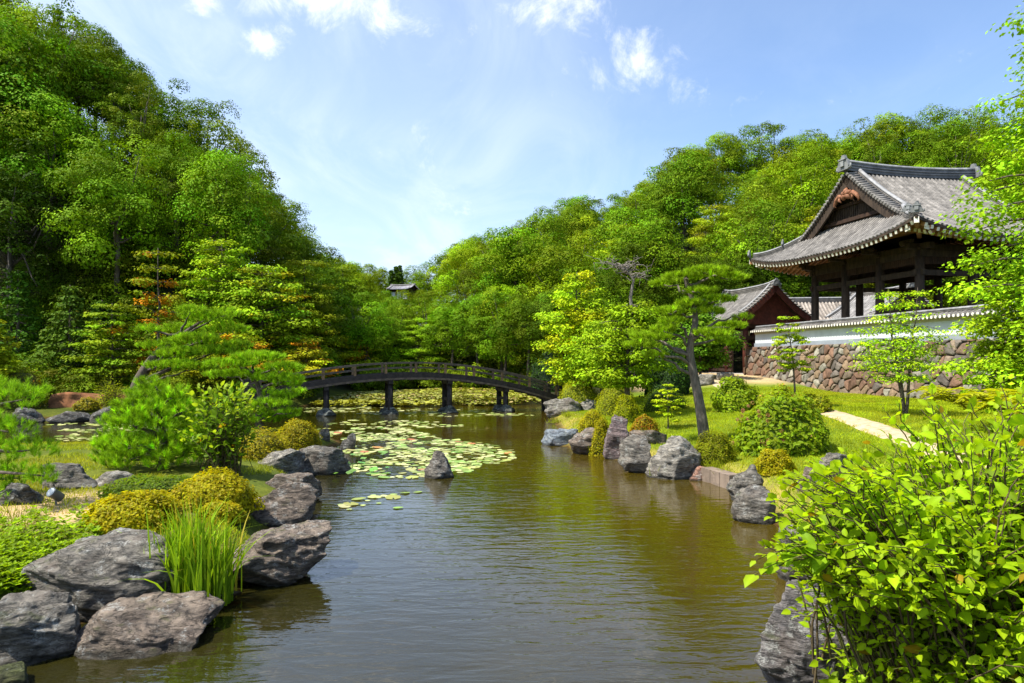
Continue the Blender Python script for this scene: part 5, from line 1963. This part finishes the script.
def bush_env(r):
    w = np.array([e[2] for e in ENV])
    c, rad, _ = ENV[r.choice(len(ENV), p=w / w.sum())]
    d = rdir(r, 1)[0]
    e = np.array(c) + d * np.array(rad) * r.uniform(.60, 1.03)
    b = bush_base + np.array([r.normal(0, .35), r.normal(0, .3), 0])
    # shoots leave a limb half way up
    m = b + (e - b) * r.uniform(.15, .5) + r.normal(0, .06, 3)
    return e - bush_base, m - bush_base


lf, st = twiggy(91, 1, 1, 1, 2100, 13, .080, (.155, .262, .012), spread=.26, stem=.009, env=bush_env, upright=.35, young=(.20, .29, .012), reach=1.7)
# one long spray leaning out over the water
lf2, st2 = twiggy(92, 1, 1, 1, 7, 8, .105, (.13, .24, .014), spread=.1, stem=.007, young=(.22, .31, .015),
                  env=lambda r: (np.array([(775 - CXP) / FPX * 4.1 + r.normal(0, .06), 4.1 + r.normal(0, .06), CZ - (560 - HZ) / FPX * 4.1 + r.normal(0, .05)]) - bush_base, np.array([2.15, 4.3, 1.6]) - bush_base))
for q in (lf2,):
    n0 = lf.n
    for f, m_, s_ in q.F:
        lf.F.append((f + n0, m_, s_))
    lf.V += q.V
    lf.C += q.C
    lf.n += q.n
n0 = st.n
for f, m_, s_ in st2.F:
    st.F.append((f + n0, m_, s_))
st.V += st2.V
st.C += st2.C
st.n += st2.n
rng = np.random.default_rng(93)
for k in range(26):
    e, m_ = bush_env(rng)
    st.tube(curve_pts((rng.normal(0, .15), rng.normal(0, .15), -.1), e * .75, .12, 8, .03, rng), np.linspace(.022, .008, 8), 6, (.14, .11, .075))
place('broadleaf_bush', 'big sunlit broad-leaved bush filling the bottom right corner', 'shrub', bush_base, [('leaves', lf, M['leaf_near']), ('stems', st, M['bark'])])

# ferns behind the bush
rng = np.random.default_rng(95)
for i, (px, py, Y, lab) in enumerate(((972, 414, 7.4, 'yellow-green fern with arching fronds behind the big bush'), (1014, 416, 6.6, 'yellow-green fern at the right edge above the big bush'))):
    p = at(px, py, Y)
    zg = tz(p[0], p[1])
    mb = MB()
    for k in range(15):
        a = rng.uniform(0, 6.28)
        L = rng.uniform(.5, .85)
        n = 14
        t = np.linspace(0, 1, n)
        Q = np.stack([np.cos(a) * L * t * .85, np.sin(a) * L * t * .85, (p[2] - zg) + .42 * np.sin(t * 2.1) * L - .1 * t], -1)
        T = nrm(np.gradient(Q, axis=0))
        s = nrm(np.cross(T, (0, 0, 1)))
        mb.tube(np.concatenate([[(0, 0, 0)], Q]), .006, 4, (.16, .18, .03), cap=False)
        for sd_ in (-1, 1):
            Cc = np.repeat(Q[1:], 2, 0) + rng.normal(0, .006, (2 * (n - 1), 3))
            TT = np.repeat(s[1:] * sd_ + T[1:] * .45, 2, 0)
            mb.stamp(LANCE[0] * (1, 1.1, 1), LANCE[1], Cc, TT, np.tile([0, 0, 1.0], (len(Cc), 1)), np.repeat(.17 * np.sin(t[1:] * 2.9 + .15), 2), np.array((.24, .28, .012)) * rng.uniform(.8, 1.15, (len(Cc), 1)))
    place('fern', lab, 'fern', (p[0], p[1], zg), [('fronds', mb, M['leaf_near'])])

# ------------------------------------------------------------------ grass
rng = np.random.default_rng(101)
def grass_blades(n, xy, h, w, col, spread=.2):
    x, y = xy
    z = terrain(x, y)
    C = np.stack([x, y, z - .01], -1)
    n = len(x)
    d = nrm(np.stack([rng.normal(0, .45, n), rng.normal(0, .45, n), np.ones(n)], -1))
    c = np.asarray(col) * np.exp(rng.normal(0, spread, (n, 1))) * (1 + .35 * vnoise(np.stack([x * 1.3, y * 1.3, 0 * x], -1)))[:, None]
    dryw = sm((fbm(np.stack([x * .45, y * .45, 0 * x + 3], -1), 3) - .05) / .35)[:, None] * .38
    c = c * (1 - dryw) + np.array((.26, .24, .035)) * dryw
    mb.stamp(NEEDLE[0] * (1, w, 1), [NEEDLE[1][0]], C, d, rdir(rng, n), h * rng.uniform(.5, 1.4, n), np.clip(c, .004, 1))


mb = MB()
x, y = rng.uniform(1.5, 22, 560000), 4 + 38 * rng.random(560000) ** 1.5
sd = sdist(x, y)
u = (x - WO[0]) * WN[0] + (y - WO[1]) * WN[1]
dp = np.min(np.hypot(x[:, None] - PATH[None, ::4, 0], y[:, None] - PATH[None, ::4, 1]), 1)
ok = (sd > .25) & (u < -.15) & (dp > .50 + .12 * vnoise(np.stack([x * 2, y * 2, 0 * x], -1))) & (rng.random(len(x)) < .55 + .5 * sm(sd / 3))
grass_blades(0, (x[ok], y[ok]), .075, .22, (.185, .245, .010))
tag(mb.obj('lawn_grass', M['grass']), 'short bright green mown grass of the lawn', 'grass', kind='stuff')
mb = MB()
x, y = rng.uniform(-18, -3.0, 170000), rng.uniform(5, 26, 170000)
sd = sdist(x, y)
k = fbm(np.stack([x * .8, y * .8, 0 * x], -1), 3)
dry = np.hypot((x + 9.3) / 2.8, (y - 14) / 1.9) < 1
ok = (sd > .3) & ((k > -.05) | (dry & (k > .25)))
xx, yy = x[ok], y[ok]
grass_blades(0, (xx, yy), .085, .16, (.16, .20, .018), .35)
tag(mb.obj('wild_grass', M['grass']), 'sparse yellow-green grass on the peninsula', 'grass', kind='stuff')
# tufts hanging over the right shore rocks
mb = MB()
for px, py in ((598, 455), (612, 452), (640, 470), (706, 470), (716, 474), (727, 480), (568, 418), (556, 424), (664, 478)):
    q = ground_at(px, py)
    n = 110
    C = np.repeat(q[None], n, 0) + rng.normal(0, .10, (n, 3)) * (1.4, 1, .3) + (0, .1, .05)
    d = nrm(np.stack([rng.normal(0, .5, n), rng.normal(-.2, .4, n), np.ones(n)], -1))
    mb.stamp(NEEDLE[0] * (1, .06, 1), [NEEDLE[1][0]], C, d, rdir(rng, n), rng.uniform(.15, .42, n), np.array((.17, .22, .02)) * rng.uniform(.6, 1.3, (n, 1)))
tag(mb.obj('shore_grass', M['grass']), 'grass tufts between the right shore rocks', 'grass', kind='stuff')

# ------------------------------------------------------------------ lilies and lotus
def pad_mesh(seed, col):
    r = np.random.default_rng(seed)
    a = np.linspace(.16, 2 * np.pi - .16, 17)
    rad = 1 + r.normal(0, .03, 17)
    V = [(0, 0, 0)] + [(math.cos(t) * q, math.sin(t) * q, .05 * max(0, r.normal(0, .5))) for t, q in zip(a, rad)]
    F = np.array([(0, i, i + 1) for i in range(1, 17)])
    c = np.array([np.asarray(col) * (1.05 if i == 0 else r.uniform(.85, 1.1)) for i in range(18)])
    return MB().add(np.array(V), F, c, 0, True).mesh('lily_pad', M['pad'])


PADS = [pad_mesh(i, c) for i, c in enumerate(((.24, .30, .08), (.34, .36, .14), (.18, .26, .05), (.30, .33, .08), (.42, .42, .20), (.14, .23, .035)))]
PAD_OLD = pad_mesh(9, (.42, .17, .06))
rng = np.random.default_rng(111)
zones = [
    # world sampling region by pixel polygon, number, label
    ([(318, 432), (405, 428), (450, 440), (510, 446), (515, 458), (470, 472), (400, 480), (345, 474), (352, 455), (330, 448)], 800, 'round pale green lily pad floating in the patch around the lone pond rock'),
    ([(336, 498), (388, 489), (424, 491), (430, 500), (392, 511), (345, 512)], 16, 'lily pad in the small near group of pads on open water below the big patch'),
    ([(44, 424), (180, 421), (225, 424), (215, 432), (160, 442), (60, 441)], 340, 'lily pad in the far left channel behind the small dense pine'),
    ([(285, 408), (365, 407), (520, 411), (535, 416), (430, 417), (300, 412)], 260, 'lily pad in the thin band of pads under the bridge'),
    ([(330, 420), (430, 421), (470, 426), (380, 430), (316, 430)], 120, 'lily pad in the sparse rows between the bridge and the big patch'),
]


def inside(poly, x, y):
    ok = False
    n = len(poly)
    for i in range(n):
        a, b = poly[i], poly[(i + 1) % n]
        if (a[1] > y) != (b[1] > y) and x < a[0] + (y - a[1]) / (b[1] - a[1]) * (b[0] - a[0]):
            ok = not ok
    return ok


cand = []
for zi, (poly, n, lab) in enumerate(zones):
    W = [((x - CXP) / FPX * (CZ * FPX / (y - HZ)), CZ * FPX / (y - HZ)) for x, y in poly]
    x0, x1 = min(w[0] for w in W), max(w[0] for w in W)
    y0, y1 = min(w[1] for w in W), max(w[1] for w in W)
    got, tries, kept = 0, 0, []
    while got < n and tries < 60000:
        tries += 1
        x, y = rng.uniform(x0, x1), rng.uniform(y0, y1)
        if not inside(W, x, y) or sdist(np.array([x]), np.array([y]))[0] > -.2:
            continue
        if zi != 1 and vnoise([[x * 1.5, y * .9, zi]])[0] < rng.uniform(-.5, .25):
            continue
        r = (.055 + .12 * rng.random() ** 1.5) * (1.15 if zi != 1 else 1)
        if any((x - a) ** 2 + (y - b) ** 2 < (.62 * (r + c)) ** 2 for a, b, c in kept[-400:]):
            continue
        kept.append((x, y, r))
        cand.append((r / y, x, y, r, zi))
        got += 1
cand.sort(key=lambda c: -c[0])
for i, (_, x, y, r, zi) in enumerate(cand[:290]):
    old = rng.random() < .04
    o = link('lily_pad', PAD_OLD if old else PADS[rng.integers(6)])
    o.location = (x, y, .012 + rng.random() * .012)
    o.rotation_euler = (rng.normal(0, .07), rng.normal(0, .07), rng.uniform(0, 6.28))
    o.scale = (r, r * rng.uniform(.85, 1), r)
    tag(o, zones[zi][2], 'lily pad', zones[zi][2].replace('round pale green lily pad floating', 'lily pads').replace('lily pad in', 'lily pads in'))
mb = MB()
a = np.linspace(.16, 2 * np.pi - .16, 11)
for (_, x, y, r, zi) in cand[290:]:
    c = np.array(((.33, .36, .13), (.42, .42, .20), (.25, .31, .08), (.48, .46, .25))[rng.integers(4)]) * rng.uniform(.75, 1.2)
    ro = rng.uniform(0, 6.28)
    z = .012 + rng.random() * .012
    V = [(x, y, z)] + [(x + math.cos(t + ro) * r, y + math.sin(t + ro) * r, z) for t in a]
    mb.add(np.array(V), np.array([(0, i, i + 1) for i in range(1, 11)]), c)
tag(mb.obj('small_lily_leaves', M['pad']), 'remaining far lily pads on the pond', 'lily pads', kind='stuff')

# upright lotus leaves near the tip
def lotus_leaf_batch(mb, P, H, Rr, cols, rng, stalk=True):
    P, H, Rr = np.asarray(P, float), np.asarray(H, float), np.asarray(Rr, float)
    n = len(P)
    a = np.linspace(0, 2 * np.pi, 10)[:-1]
    tv = np.array([(0, 0, -.10)] + [(math.cos(b), math.sin(b), .12 * math.sin(3 * b)) for b in a])
    tf = [np.array([(0, i, 1 + i % 9) for i in range(1, 10)])]
    N = nrm(np.stack([rng.normal(0, .2, n), rng.normal(0, .2, n), np.ones(n)], -1))
    T = np.cross(N, rdir(rng, n))
    C = np.stack([P[:, 0], P[:, 1], H], -1)
    mb.stamp(tv, tf, C, T, N, Rr, np.asarray(cols, float).reshape(n, 3), 0, True)
    if stalk:
        for c in C:
            mb.tube([(c[0], c[1], -.1), (c[0], c[1], c[2])], .008, 3, (.12, .16, .03), cap=False)


rng = np.random.default_rng(120)
for i in range(16):
    px, py = rng.uniform(335, 392), rng.uniform(456, 480)
    q = at(px, py, CZ * FPX / (py - HZ))
    if sdist(np.array([q[0]]), np.array([q[1]]))[0] > -.3:
        continue
    mb = MB()
    lotus_leaf_batch(mb, [(0, 0)], [rng.uniform(.06, .30)], [rng.uniform(.08, .15)], [np.array((.09, .21, .035)) * rng.uniform(.7, 1.4)], rng)
    o = mb.obj('lotus_leaf', M['pad'])
    o.location = (q[0], q[1], 0)
    tag(o, 'green lotus leaf raised on its stalk near the dark pitted rock', 'lotus leaf', 'raised lotus leaves by the peninsula tip')

rng = np.random.default_rng(121)
mb = MB()
x, y = rng.uniform(-13, 2.2, 26000), rng.uniform(43.5, 59.5, 26000)
sd = sdist(x, y)
ok = (sd < -.15) & (y > 44.2 + .7 * np.sin(x))
x, y = x[ok], y[ok]
nz = vnoise(np.stack([x * .5, y * .5, 0 * x], -1))
cols = np.array((.155, .15, .016)) * np.exp(rng.normal(0, .3, (len(x), 1))) * (1 + .25 * nz[:, None])
br = rng.random(len(x)) < .12
cols[br] = np.array((.24, .16, .07))
lotus_leaf_batch(mb, np.stack([x, y], -1), .08 + .22 * sm((y - 44) / 2) + rng.uniform(-.06, .16, len(x)) + .08 * nz, rng.uniform(.07, .15, len(x)), np.clip(cols, 0, 1), rng, False)
tag(mb.obj('lotus_bed_leaves', M['pad']), 'wide bed of yellowing lotus leaves filling the far pond', 'lotus bed', kind='stuff')
mb = MB()
x, y = rng.uniform(-12.5, -4, 500), rng.uniform(42.2, 44.6, 500)
ok = sdist(x, y) < -.2
lotus_leaf_batch(mb, np.stack([x, y], -1)[ok], rng.uniform(.08, .35, ok.sum()), rng.uniform(.12, .2, ok.sum()), np.array((.30, .33, .02)) * rng.uniform(.7, 1.2, (ok.sum(), 1)), rng, False)
tag(mb.obj('pond_edge_leaves', M['pad']), 'bright yellow-green water plants in front of the lotus bed', 'water plants', kind='stuff')
# ------------------------------------------------------------------ the wooded hills
SIL = np.array([(-400, -260), (-120, -110), (-40, -60), (0, -45), (40, -25), (60, -5), (75, 15), (100, 22), (128, 40), (142, 55), (155, 75), (190, 85), (215, 98), (240, 115), (268, 143), (288, 180), (292, 203), (320, 225), (335, 250),
                (345, 258), (375, 265), (400, 264), (425, 262), (440, 250), (470, 232), (510, 222), (545, 202), (575, 192), (600, 198), (640, 180), (655, 160), (690, 142), (720, 128), (760, 122), (800, 120), (835, 140),
                (850, 125), (880, 112), (930, 106), (960, 108), (1024, 100), (1500, 90)], float)
PROTO = {}


def proto(kind, n, fn):
    out = []
    for i in range(n):
        mb, tr = fn(i)
        top = max(v[:, 2].max() for v in mb.V)
        out.append((mb.mesh(kind + ' crown', M['leaf']), tr.mesh(kind + ' trunk', M['bark']), top))
    PROTO[kind] = out


proto('broad', 4, lambda i: broad_tree(300 + i, col=(.058, .118, .010), H=13, cz=8.0, rx=3.3 + .4 * (i % 2), rz=4.9 + .5 * (i // 2), puffs=50, leaves=430, size=.175, pr=(.75, 1.7)))
proto('clumpy', 3, lambda i: broad_tree(320 + i, H=13, rx=3.8, rz=4.6, cz=8.0, puffs=36, leaves=760, size=.18, pr=(1.0, 1.95), col=(.070, .132, .010), flat=.7))
proto('airy', 3, lambda i: broad_tree(340 + i, H=14, rx=3.1, rz=5.4, cz=8.6, puffs=52, leaves=280, size=.17, pr=(.65, 1.25), col=(.062, .112, .014), airy=1.0, flat=.6))
proto('layered', 3, lambda i: layered_tree(360 + i, H=12, rx=4.4, layers=9, sprays=9, leaves=260, size=.175, col=(.085, .145, .011), z0=.22, trunk=.18, flat=.28, taper=.7))
proto('spire', 2, lambda i: conifer(380 + i, H=12, rx=2.2, tiers=15, col=(.028, .068, .012), size=.22, n=360))
proto('brush', 3, lambda i: broad_tree(390 + i, H=3, rx=1.9, rz=1.3, cz=1.1, puffs=24, leaves=200, size=.15, pr=(.5, .9), col=(.055, .105, .010), trunk=.05, lo=-.3))

TREE_N = [0]


def forest_tree(x, y, kind, rng, label, group, tint, hmax=None, smin=.55, smax=1.35, s=None, cat='tree', bare=False):
    z = tz(x, y)
    px = CXP + FPX * x / y
    cr, tr, top = PROTO[kind][rng.integers(len(PROTO[kind]))]
    s = s or rng.uniform(.8, 1.15)
    w = 3.2 * s / y * FPX
    sil = max(np.interp([px - w, px - w * .5, px, px + w * .5, px + w], SIL[:, 0], SIL[:, 1]) - np.array([w * .55, w * .12, 0, w * .12, w * .55]))
    if y < 103.5 and 383 - w * .8 < px < 430 + w * .8 and hmax != 'fit':
        sil = max(sil, 288)
    zmax = CZ + (HZ - sil) / FPX * y
    smx = (zmax - z) / top
    if kind != 'brush':
        if hmax == 'fit':
            s = min(max(smx, smin), smax)
        else:
            s = min(s, smx)
        if s < smin:
            return False
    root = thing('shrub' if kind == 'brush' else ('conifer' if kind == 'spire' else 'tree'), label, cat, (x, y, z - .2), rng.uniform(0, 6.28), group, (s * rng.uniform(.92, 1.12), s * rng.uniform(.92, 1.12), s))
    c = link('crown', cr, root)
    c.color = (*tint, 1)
    if not bare:
        link('trunk', tr, root)
    TREE_N[0] += 1
    return True


rng = np.random.default_rng(777)
KD = {'broad': 'dense round-crowned', 'clumpy': 'heavily clumped broad-crowned', 'airy': 'loose airy-crowned', 'layered': 'layered spreading', 'spire': 'dark spire-shaped conifer'}


def hill_label(kind, where):
    return f"{KD[kind]} tree {where}", f"{KD[kind]} trees {where}"


placed = []


def free(x, y, d):
    return all((x - a) ** 2 + (y - b) ** 2 > (d * .5 + c * .5) ** 2 for a, b, c in placed)


# skyline trees, fitted to the outline of the two hills
for px, Y, kind in ((-40, 50, 'broad'), (5, 54, 'broad'), (40, 57, 'airy'), (78, 60, 'clumpy'), (112, 60, 'airy'), (140, 63, 'airy'), (172, 66, 'broad'), (205, 66, 'broad'), (236, 68, 'airy'), (262, 70, 'broad'), (282, 74, 'clumpy'),
                    (305, 82, 'broad'), (326, 88, 'clumpy'), (342, 100, 'broad'), (362, 108, 'broad'), (380, 112, 'clumpy'), (412, 114, 'broad'), (428, 110, 'broad'), (440, 108, 'airy'), (456, 106, 'broad'), (476, 106, 'clumpy'),
                    (500, 106, 'broad'), (522, 106, 'airy'), (545, 106, 'clumpy'), (570, 106, 'broad'), (596, 106, 'airy'), (622, 107, 'broad'), (646, 107, 'clumpy'), (668, 106, 'airy'), (694, 107, 'broad'), (722, 107, 'clumpy'),
                    (750, 108, 'broad'), (776, 108, 'airy'), (806, 107, 'clumpy'), (834, 109, 'airy'), (858, 108, 'broad'), (888, 107, 'clumpy'), (916, 107, 'broad'), (944, 107, 'broad'), (972, 107, 'clumpy'), (1004, 107, 'broad')):
    x = (px - CXP) / FPX * Y
    side = 'on the skyline of the left hill' if px < 335 else ('on the low skyline between the hills' if px < 440 else 'on the skyline of the right hill')
    lb, gp = hill_label(kind, side)
    v = rng.uniform(.8, 1.25)
    t = (v * rng.uniform(.98, 1.2), v, v * .8) if px > 335 else (v * rng.uniform(1.0, 1.15), v, v * .8)
    if forest_tree(x, Y, kind, rng, lb, gp, t, 'fit', .45, 1.45):
        placed.append((x, Y, 4.0))

# the slopes
count = {'l': 0, 'r': 0}
tries = 0
while tries < 16000 and len(placed) < 285:
    tries += 1
    if rng.random() < .40:
        Y = rng.uniform(47, 92)
        px = rng.uniform(-70, 345)
        x = (px - CXP) / FPX * Y
        if x > -10 or not free(x, Y, 4.6 if Y < 60 else 5.4):
            continue
        sd = sdist(np.array([x]), np.array([Y]))[0]
        if sd < 3.2 or (Y < 52 and px > 235):
            continue
        z = tz(x, Y)
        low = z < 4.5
        kind = rng.choice(['broad', 'clumpy', 'airy', 'layered', 'spire'], p=[.22, .16, .22, .34, .06])
        where = 'low on the shaded face of the left hill' if low else ('half way up the left hill' if z < 12 else 'high on the left hill')
        lb, gp = hill_label(kind, where)
        v = rng.uniform(.65, 1.2) * ((.55 if px < 215 else .8) if low else 1.1)  # hill shade is put into the tint: dimmer low down, brighter higher up
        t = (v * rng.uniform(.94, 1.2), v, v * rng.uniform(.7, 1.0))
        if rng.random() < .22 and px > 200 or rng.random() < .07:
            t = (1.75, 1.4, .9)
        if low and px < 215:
            t = (v * .8, v, v * 1.1)  # cooler tint deepens the painted shade at the hill foot
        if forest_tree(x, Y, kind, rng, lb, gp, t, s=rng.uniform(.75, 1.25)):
            placed.append((x, Y, 5.0))
    else:
        Y = rng.uniform(60, 110)
        px = rng.uniform(335, 1040)
        x = (px - CXP) / FPX * Y
        if not free(x, Y, 5.6):
            continue
        if sdist(np.array([x]), np.array([Y]))[0] < 2.5:
            continue
        u = (x - WO[0]) * WN[0] + (Y - WO[1]) * WN[1]
        if Y < 68 and x > 12:
            continue
        if math.hypot(x + 16.6, Y - 104) < 5 or (abs(x / Y + 16.6 / 104) < .028 and Y > 84 and Y < 104):
            continue
        if not free(x, Y, 5.6):
            continue
        z = tz(x, Y)
        kind = rng.choice(['broad', 'clumpy', 'airy', 'layered'], p=[.38, .30, .20, .12])
        where = 'on the valley floor between the hills' if x < -2 and z < 6 else ('low on the right hill' if z < 9 else ('half way up the right hill' if z < 18 else 'high on the right hill'))
        lb, gp = hill_label(kind, where)
        v = rng.uniform(.75, 1.3)
        t = (v * rng.uniform(.97, 1.25), v, v * rng.uniform(.6, .95))
        if rng.random() < .10:
            t = (1.7, 1.4, .9)
        if forest_tree(x, Y, kind, rng, lb, gp, t, s=rng.uniform(.7, 1.3)):
            placed.append((x, Y, 5.6))

# trees round the back of the garden: behind the bridge end, behind the gate and temple
for px, Y, kind, s, v in ((452, 63, 'clumpy', .62, 1.1), (478, 62, 'broad', .66, 1.0), (505, 60, 'broad', .62, .9), (528, 58, 'clumpy', .66, .8), (552, 56, 'broad', .62, .7), (440, 66, 'layered', .6, 1.4), (418, 64, 'layered', .55, 1.5),
                          (395, 65, 'broad', .55, 1.2), (372, 64, 'layered', .55, 1.6), (330, 62, 'layered', .5, 1.3), (575, 57, 'broad', .7, .7), (604, 56, 'clumpy', .75, .65), (636, 58, 'broad', .8, .6), (668, 60, 'clumpy', .8, .6),
                          (694, 62, 'broad', .85, .55), (730, 66, 'clumpy', .8, .5), (758, 67, 'broad', .9, .5), (788, 68, 'broad', .85, .5), (820, 69, 'clumpy', .85, .5), (852, 70, 'broad', .9, .55), (885, 70, 'broad', .9, .6), (925, 68, 'clumpy', .9, .6), (965, 66, 'broad', .9, .7), (1005, 60, 'clumpy', .9, .8)):
    x = (px - CXP) / FPX * Y
    lb, gp = hill_label(kind, 'at the garden edge behind the far pond' if px < 560 else ('behind the bright maples and the leaning pine' if px < 712 else 'close behind the temple roofs'))
    forest_tree(x, Y, kind, rng, lb, gp, (v, v, v * .9), s=s)

# undergrowth that closes the foot of the woods
n = 0
for k in range(1900):
    if n > 215:
        break
    if k % 2:
        px, Y = rng.uniform(-40, 330), 38 + 24 * rng.random() ** 1.3
    else:
        px, Y = rng.uniform(300, 700), rng.uniform(56, 76)
    x = (px - CXP) / FPX * Y
    sd = sdist(np.array([x]), np.array([Y]))[0]
    if sd < .9 or sd > (24 if px < 330 else 17) or (x > -11 and Y < 56) or (px < 150 and Y < 39.5):
        continue
    if math.hypot(x - 19, Y - 56) < 8:
        continue
    v = rng.uniform(.5, 1.3)
    left = px < 330
    forest_tree(x, Y, 'brush', rng, 'low bushy undergrowth shrub at the foot of the left wooded slope' if left else 'low bushy undergrowth shrub along the far edge of the pond',
                'undergrowth at the foot of the left slope' if left else 'undergrowth along the far pond edge', (v * rng.uniform(.9, 1.3), v, v * .9), s=rng.uniform(.5, .95) * (1.35 if sd > 7 else 1), cat='shrub', bare=True)
    n += 1
print('forest trees', TREE_N[0])
